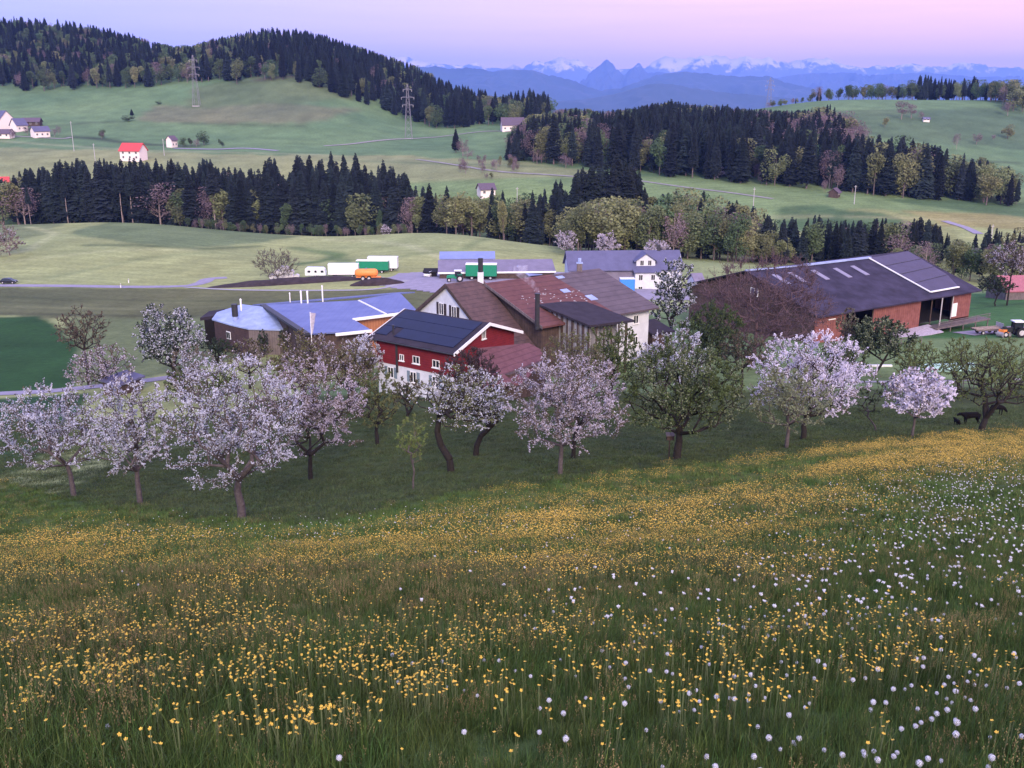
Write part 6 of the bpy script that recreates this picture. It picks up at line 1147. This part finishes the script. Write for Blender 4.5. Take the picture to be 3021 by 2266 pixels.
# everything beyond the 300 largest of a kind: one woodland object, instances scattered by geometry nodes
def scatter(name,pts,protos,label=None,kind='stuff'):
    """pts: rows (x,y,z,sxy,sz,rot,idx[,tiltx,tilty]); protos: list of meshes"""
    pts=np.asarray(pts,float); me=bpy.data.meshes.new(name); me.vertices.add(len(pts)); me.vertices.foreach_set('co',pts[:,:3].astype(np.float32).ravel())
    a=me.attributes.new('iscale','FLOAT_VECTOR','POINT'); a.data.foreach_set('vector',np.column_stack([pts[:,3],pts[:,3],pts[:,4]]).astype(np.float32).ravel())
    a=me.attributes.new('irot','FLOAT_VECTOR','POINT'); tl=pts[:,7:9] if pts.shape[1]>7 else np.zeros((len(pts),2)); a.data.foreach_set('vector',np.column_stack([tl,pts[:,5]]).astype(np.float32).ravel())
    a=me.attributes.new('iidx','INT','POINT'); a.data.foreach_set('value',pts[:,6].astype(np.int32))
    o=bpy.data.objects.new(name,me); link(o); tag(o,kind=kind); pc=bpy.data.collections.new(name+'_shapes')
    for i,m_ in enumerate(protos):
        po=bpy.data.objects.new('%s_shape_%03d'%(name,i),m_); pc.objects.link(po)
    ng=bpy.data.node_groups.new(name,'GeometryNodeTree'); ng.interface.new_socket('Geometry',in_out='INPUT',socket_type='NodeSocketGeometry'); ng.interface.new_socket('Geometry',in_out='OUTPUT',socket_type='NodeSocketGeometry')
    gi=ng.nodes.new('NodeGroupInput');go=ng.nodes.new('NodeGroupOutput'); ip=ng.nodes.new('GeometryNodeInstanceOnPoints'); ci=ng.nodes.new('GeometryNodeCollectionInfo'); ci.inputs['Collection'].default_value=pc; ci.inputs['Separate Children'].default_value=True; ci.inputs['Reset Children'].default_value=True
    def na(nm,ty): n=ng.nodes.new('GeometryNodeInputNamedAttribute'); n.data_type=ty; n.inputs['Name'].default_value=nm; return n.outputs[0]
    L=ng.links.new; L(gi.outputs[0],ip.inputs['Points']); L(ci.outputs[0],ip.inputs['Instance']); ip.inputs['Pick Instance'].default_value=True; L(na('iidx','INT'),ip.inputs['Instance Index'])
    e2r=ng.nodes.new('FunctionNodeEulerToRotation'); L(na('irot','FLOAT_VECTOR'),e2r.inputs[0]); L(e2r.outputs[0],ip.inputs['Rotation']); L(na('iscale','FLOAT_VECTOR'),ip.inputs['Scale']); L(ip.outputs[0],go.inputs[0])
    o.modifiers.new('scatter','NODES').node_group=ng; return o
off_={'conifer':0,'broad':6,'green':11,'mauve':16}; meshes=[p[2] for p in PROTO['conifer']]+[p[2] for p in PROTO['broad']]+[p[2] for p in PROTO['green']]+[p[2] for p in PROTO['mauve']]
rows=[(r[0],r[1],r[2],r[3],r[4],r[5],r[6]+off_[k]) for k in off_ for r in rest[k]]
if rows: scatter('woodland',rows,meshes)
# ------------------------------------------------------------------ the flower meadow
def blades(seed,n,rad,h0,h1,w,lean=.5,seedheads=0.0,wk=1.0,bm_='blade'):
    rg=np.random.default_rng(seed); V=[];Q=[];T=[];mi_q=[];mi_t=[];k=0
    for i in range(n):
        a=rg.random()*6.28;r=rad*math.sqrt(rg.random()); x,y=r*math.cos(a),r*math.sin(a); h=rg.uniform(h0,h1); b=rg.random()*6.28; l=lean*h*rg.random()**1.3; dx,dy=math.cos(b)*l,math.sin(b)*l; sx,sy=-math.sin(b+rg.normal()*.6)*w/2,math.cos(b+rg.normal()*.6)*w/2
        p0=(x,y,-.04);p1=(x+dx*.3,y+dy*.3,h*.55);p2=(x+dx,y+dy,h-.25*l)
        V+=[(p0[0]-sx,p0[1]-sy,p0[2]),(p0[0]+sx,p0[1]+sy,p0[2]),(p1[0]+sx*.85,p1[1]+sy*.85,p1[2]),(p1[0]-sx*.85,p1[1]-sy*.85,p1[2]),p2]; Q.append((k,k+1,k+2,k+3)); T.append((k+3,k+2,k+4)); k+=5; mi_q.append(0);mi_t.append(0)
        if rg.random()<seedheads:
            for q in range(9):
                c=np.array(p2)+[rg.normal()*.006*wk,rg.normal()*.006*wk,-.008-.011*q]; s=(.0025+.002*rg.random())*wk; t_=rg.random()*6.28; cc_,ss_=math.cos(t_)*s,math.sin(t_)*s; V+=[tuple(c+[-cc_,-ss_,0]),tuple(c+[ss_*.6,cc_*.6,.010]),tuple(c+[cc_,ss_,.004]),tuple(c+[-ss_*.6,-cc_*.6,-.006])]; Q.append((k,k+1,k+2,k+3)); k+=4; mi_q.append(1)
    return npmesh('grass_tuft',V,[np.array(Q),np.array(T)],[mt[bm_],mt['bladeb']],mi_q+mi_t)
def flower_part(V,Q,M_,k,c,r,rg,m,npet=5,cup=.45):
    tl=rg.normal(size=2)*.35
    for p in range(npet):
        a=6.283*p/npet; a2=a+.5;a1=a-.5; f=lambda t,rr,z:(c[0]+rr*math.cos(t),c[1]+rr*math.sin(t),c[2]+z+tl[0]*rr*math.cos(t)+tl[1]*rr*math.sin(t))
        V+=[f(a,0,0),f(a1,r*.75,r*cup*.7),f(a,r,r*cup),f(a2,r*.75,r*cup*.7)]; Q.append((k,k+1,k+2,k+3)); M_.append(m); k+=4
    return k
def stem(V,Q,M_,k,a,b,w,m):
    V+=[(a[0]-w,a[1],a[2]),(a[0]+w,a[1],a[2]),(b[0]+w,b[1],b[2]),(b[0]-w,b[1],b[2]),(a[0],a[1]-w,a[2]),(a[0],a[1]+w,a[2]),(b[0],b[1]+w,b[2]),(b[0],b[1]-w,b[2])]; Q+=[(k,k+1,k+2,k+3),(k+4,k+5,k+6,k+7)]; M_+=[m,m]; return k+8
def butter(seed,n,rad,h0,h1,r,npet=5):
    rg=np.random.default_rng(seed); V=[];Q=[];M_=[];k=0
    for i in range(n):
        a=rg.random()*6.28;q=rad*math.sqrt(rg.random()) if n>1 else 0; h=rg.uniform(h0,h1); x,y=q*math.cos(a),q*math.sin(a); c=(x+rg.normal()*.03,y+rg.normal()*.03,h)
        k=stem(V,Q,M_,k,(x,y,-.03),c,.0018 if n<=3 else .003,1); k=flower_part(V,Q,M_,k,c,r*rg.uniform(.75,1.2),rg,0,npet)
    return npmesh('buttercup_cluster',V,[np.array(Q)],[mt['petal'],mt['stemg']],M_)
rg=np.random.default_rng(2024)
def field(dfun,Y0,Y1,per,jit=1.0):
    """sample points in the visible fan between Y0 and Y1, per = points per square metre times dfun(px,py)"""
    area=.95*(Y1**2-Y0**2)+10*(Y1-Y0); n=int(area*per); Y=np.sqrt(Y0**2+(Y1**2-Y0**2)*rg.random(n)); X=(rg.random(n)*2-1)*(.95*Y+5); Z=gz(X,Y); px,py=ppx(X,Y,Z); ok=(px>-650)&(px<2900)&(py<1850)&(py>edge(px)-4+14*(vnoise(X*.7,Y*.7)-.5)*2)
    X,Y,Z,px,py=X[ok],Y[ok],Z[ok],px[ok],py[ok]; d=dfun(px,py,X,Y); k=rg.random(len(X))<d; return X[k],Y[k],Z[k],px[k],py[k]
tufts=[blades(1,50,.15,.14,.36,.0045),blades(2,42,.17,.18,.48,.005,.8),blades(3,30,.14,.25,.55,.005,.35,.75),blades(4,30,.16,.22,.5,.005,.45,.45),
       blades(5,60,.45,.16,.40,.018,.5),blades(6,55,.50,.2,.48,.018,.7),blades(7,60,.45,.3,.55,.014,.35,.8,2.2)]
rows=[]
def addrows(P,near,scl):
    X,Y,Z,px,py=P; bb=blobs(px,py,BB); n=len(X); patch_=fbm(X/1.6,Y/1.6,3); isb=rg.random(n)<np.clip(bb*.34+.05,0,.36)
    if near: idx=np.where(isb,rg.integers(2,4,n),rg.integers(0,2,n))
    else: idx=np.where(isb,6,rg.integers(4,6,n))
    s=scl*(.36+.76*patch_)*(.85+.3*rg.random(n)); 
    rows.append(np.column_stack([X,Y,Z,s*1.15,s,rg.random(n)*6.28,idx,rg.normal(size=n)*.08,rg.normal(size=n)*.08]))
one=lambda px,py,X,Y: np.ones(len(px))
addrows(field(one,3.6,9,88),True,.88); addrows(field(one,9,18,46),True,.92); addrows(field(one,18,34,9),False,.85); addrows(field(one,34,80,3.6),False,.8)
RR_=np.concatenate(rows); print('tufts',len(RR_)); scatter('meadow_grass',RR_,tufts)
# short orchard grass behind the edge of the meadow
def ofield(n):
    Y=40+62*rg.random(n)**.7; X=(rg.random(n)*2-1)*(.85*Y); Z=gz(X,Y); px,py=ppx(X,Y,Z); k=(py<edge(px)+4)&(px>-400)&(px<2650)&(py>835); return X[k],Y[k],Z[k]
X,Y,Z=ofield(33000); n=len(X); pt=fbm(X/3,Y/3,3); s=.25+.5*pt
scatter('orchard_grass',np.column_stack([X,Y,Z,s*2.2,s*.75,rg.random(n)*6.28,rg.integers(0,2,n),np.zeros(n),np.zeros(n)]),[blades(15,60,.45,.16,.40,.018,.5,0,1,'bladeo'),blades(16,55,.50,.2,.48,.018,.7,0,1,'bladeo')])
# buttercups: clusters far away are one object, the 300 nearest are flowers of their own
bc=[butter(1,16,.42,.28,.46,.022,4),butter(2,22,.5,.28,.46,.022,4),butter(3,5,.16,.24,.38,.0105),butter(4,3,.12,.24,.36,.0105),butter(5,8,.2,.24,.38,.011)]
def dy(px,py,X,Y): return np.clip((blobs(px,py,YB)-.16)*1.25,0,1)*np.clip((fbm(X/1.3+9,Y/1.3,3)-.33)*3.2,0.05,1)*np.clip((fbm(X/9+Y/14+3,(Y-X*.35)/3.2,3)-.30)*3.4,.08,1)
rows=[]
P=field(dy,26,85,13); n=len(P[0]); rows.append(np.column_stack([P[0],P[1],P[2]-.02,.8+.4*rg.random(n),.75+.3*rg.random(n),rg.random(n)*6.28,rg.integers(0,2,n)]))
P=field(lambda px,py,X,Y:np.clip(blobs(px,py,YB)*1.2-.02,0,1)*np.clip((fbm(X/1.3+9,Y/1.3,3)-.33)*3.2,0.08,1),11,27,48); n=len(P[0]); s=.8+.3*rg.random(n); rows.append(np.column_stack([P[0],P[1],P[2],s,s,rg.random(n)*6.28,rg.integers(2,5,n)]))
P=field(lambda px,py,X,Y:np.clip(blobs(px,py,YB)*1.3+.05,0,1)*np.clip((fbm(X/.8+9,Y/.8,3)-.33)*3.5,0.05,1),3.8,11.5,95); n=len(P[0]); s=.8+.3*rg.random(n); rows.append(np.column_stack([P[0],P[1],P[2],s,s,rg.random(n)*6.28,rg.integers(2,4,n)]))
BR=np.concatenate(rows); print('buttercup clusters',len(BR)); scatter('buttercups',BR,bc)
single=[butter(40+i,1,0,.26,.38,.0115) for i in range(6)]
P=field(lambda px,py,X,Y:np.clip(blobs(px,py,YB)*1.1+.05,0,1)*np.clip((fbm(X/.7+2,Y/.7+5,3)-.35)*4,0.03,1),4.2,9.5,16); o_=np.argsort(P[1])[:300]
def place(px): return ('left edge','far left','left third','left of centre','centre','right of centre','right third','far right','right edge')[int(np.clip(px/246,0,8))]
for i in o_:
    me=single[rg.integers(6)]; o=link(bpy.data.objects.new('buttercup',me)); o.location=(P[0][i],P[1][i],P[2][i]); s=rg.uniform(.85,1.2); o.scale=(s,s,s*.95); o.rotation_euler=(rg.normal()*.12,rg.normal()*.12,rg.random()*6.28)
    tag(o,'%s yellow buttercup in the %s grass, %s of the foreground'%(('small','wide-open')[s>1.02],('nearest','near','middle')[0 if P[4][i]>1600 else 1 if P[4][i]>1500 else 2],place(P[3][i])),'buttercup','buttercups in the foreground grass')
# dandelion clocks
def clock(seed,r,h,part=1.0,lean=.05):
    rg_=np.random.default_rng(seed); c=np.array([lean*h,rg_.normal()*.02,h]); st=MB().tube((0,0,-.03),(c[0]*.4,c[1]*.4,h*.5),.0028,.0025,n=5,cap=False).tube((c[0]*.4,c[1]*.4,h*.5),c,.0025,.0022,n=5,cap=False).mesh('stem',[mt['stemg']])
    V=[];Q=[];T=[];k=0; N_=95
    for i in range(N_):
        z=1-2*(i+.5)/N_; 
        if rg_.random()>part and z<.4: continue
        a=i*2.39996; d=np.array([math.sqrt(1-z*z)*math.cos(a),math.sqrt(1-z*z)*math.sin(a),z]); u=unit(np.cross(d,[.3,.5,.8])); w=np.cross(d,u); p=c+d*r*rg_.uniform(.74,1.12); q=r*.19
        V+=[tuple(p+u*q),tuple(p+w*q),tuple(p-u*q),tuple(p-w*q)]; Q.append((k,k+1,k+2,k+3)); k+=4
    for i in range(40):
        z=1-2*(i+.5)/40; a=i*2.39996; d=np.array([math.sqrt(1-z*z)*math.cos(a),math.sqrt(1-z*z)*math.sin(a),z]); p=c+d*r*.22; u=unit(np.cross(d,[.3,.5,.8])); w=np.cross(d,u); q=r*.16; V+=[tuple(p+u*q),tuple(p+w*q),tuple(p-u*q),tuple(p-w*q)]; Q.append((k,k+1,k+2,k+3)); k+=4
    return st,npmesh('seed_head',V,[np.array(Q)],[mt['seedhead'],mt['greywood']],[0]*(len(Q)-40)+[1]*40),c
CK=[clock(1,.026,.34),clock(2,.023,.30,.9,.12),clock(3,.028,.36,.8,-.06),clock(4,.021,.27,.5,.1),clock(5,.025,.32,.97,.0)]
ZR="235,1178 629,1221 97,1105 558,1075 110,992 263,841 188,784 204,1030 638,972 717,981 773,998 937,948 956,883 1049,908 1018,938 1084,944 957,984 1017,965 1271,987 1202,932 1231,1131 1168,1163 1051,1216 850,1209 1424,1207 1503,1175 1528,1213 1566,1245 1643,1213 1564,1177 1740,1254 1788,1221 1923,1145 1752,1050 1784,1050 1829,1037 1820,1069 1893,1026 1902,1045 1763,997 1559,1003 2006,1036 2129,904 2200,921 1960,930 1920,948 1911,968 1978,964 1842,928 1875,945 2070,1243 867,1270 1054,1272 1176,1055 1350,1174 1700,1098 1638,935 1689,898 1728,910 1510,867 1569,863 1467,901 1290,868 1192,853 1228,801 1169,799 1017,878 782,919 747,926 687,850 656,858 483,909 495,829 409,817 60,866 8,829 602,676 655,626 620,583 515,716 541,702 407,609 249,558 274,583 260,602 161,597 151,525 280,491 34,600 156,686 843,678 895,652 914,646 907,692 880,618 932,594 978,672 1119,662 1197,644 1127,720 1264,652 1286,643 1193,595 1087,600 1012,607 1340,590 1356,589 1450,593 1485,607 1465,622 1450,643 1470,665 1532,594 1416,704 1424,778 1678,731 1710,722 1703,603 1704,562 1634,594 1597,535 1668,655 1808,640 1855,719 1855,767 1789,803 1741,813 1759,840 1891,874 1911,876 1965,878 1995,889 1989,846 2016,839 1985,792 2010,800 2066,555 2098,549 2086,612 2165,627 2195,610 1800,447 1867,410 1757,398 1778,467 1909,479 1750,467 1684,488 2205,523 2037,443"
ZL="1797,825 1696,790 1747,892 1920,811 2095,797 2184,806 1944,895 2015,895 2075,943 2026,1119 1483,1235 1753,510 530,425 600,484 480,1070 60,715"
DP=[((1521+.678*float(a.split(',')[0]))/K_,(1400+.678*float(a.split(',')[1]))/K_) for a in ZR.split()]+[((.678*float(a.split(',')[0]))/K_,(1400+.678*float(a.split(',')[1]))/K_) for a in ZL.split()]
DB=[(2080,1180,160,120,.9),(2120,1080,90,60,.7),(1900,1260,250,60,.6),(1700,1330,350,40,.55),(1300,1320,200,50,.35),(1700,1480,420,80,.55),(2050,1450,150,120,.5),(1900,1600,300,60,.4),(2180,1250,60,150,.6),(1150,1430,200,60,.12)]
while len(DP)<300:
    x,y=rg.uniform(1000,2250),rg.uniform(1060,1655)
    if rg.random()<float(blobs(np.array([x]),np.array([y]),DB)[0])*(.35 if y>1300 else 1): DP.append((x,y))
for (x,y) in DP:
    ci_=int(rg.integers(len(CK))); st,hd,c=CK[ci_]; p=hitp(x,y,h=.22,Y0=3.5,Y1=60); s=rg.uniform(.48,.70)*(1.0 if p[1]<14 else 1.15); a=rg.random()*6.28
    px_,py_=x,y; far_=p[1]>22
    o=empty('dandelion',tuple(p),'%s white dandelion clock %s, %s of the meadow'%(('half-blown' if ci_==3 else 'large' if s>.64 else 'small'),'by the bottom edge' if y>1610 else 'in the nearest grass' if y>1550 else 'among nearest buttercups' if y>1500 else 'among near buttercups' if y>1450 else 'behind the near buttercups' if y>1390 else 'in the middle grass' if y>1320 else 'beyond the middle grass' if y>1260 else 'in the upper grass' if y>1180 else 'on the far slope',place(x)),'dandelion','white dandelion clocks in the meadow',a); o.scale=(s,s,s*1.05)
    link(bpy.data.objects.new('stem',st),o); link(bpy.data.objects.new('seed_head',hd),o)
# further clocks too far to tell apart
fm=npmesh('far_clock',np.concatenate([quads(np.random.default_rng(1).normal(size=(14,3))*.008+[0,0,.33],.04,np.random.default_rng(2))[0]]),[quads(np.random.default_rng(1).normal(size=(14,3)),.04,np.random.default_rng(2))[1]],[mt['seedhead']])
P=field(lambda px,py,X,Y:np.clip(blobs(px,py,DB+[(1500,1300,500,90,.15),(1600,1480,500,90,.10),(1300,1150,500,60,.14),(600,1160,500,50,.10),(2000,1100,200,60,.3)])-.02,0,1),8.5,62,6.0); n=len(P[0]); print('far clocks',n)
scatter('far_dandelion_clocks',np.column_stack([P[0],P[1],P[2],np.full(n,.82),.65+.35*rg.random(n),rg.random(n)*6.28,np.zeros(n)]),[fm])
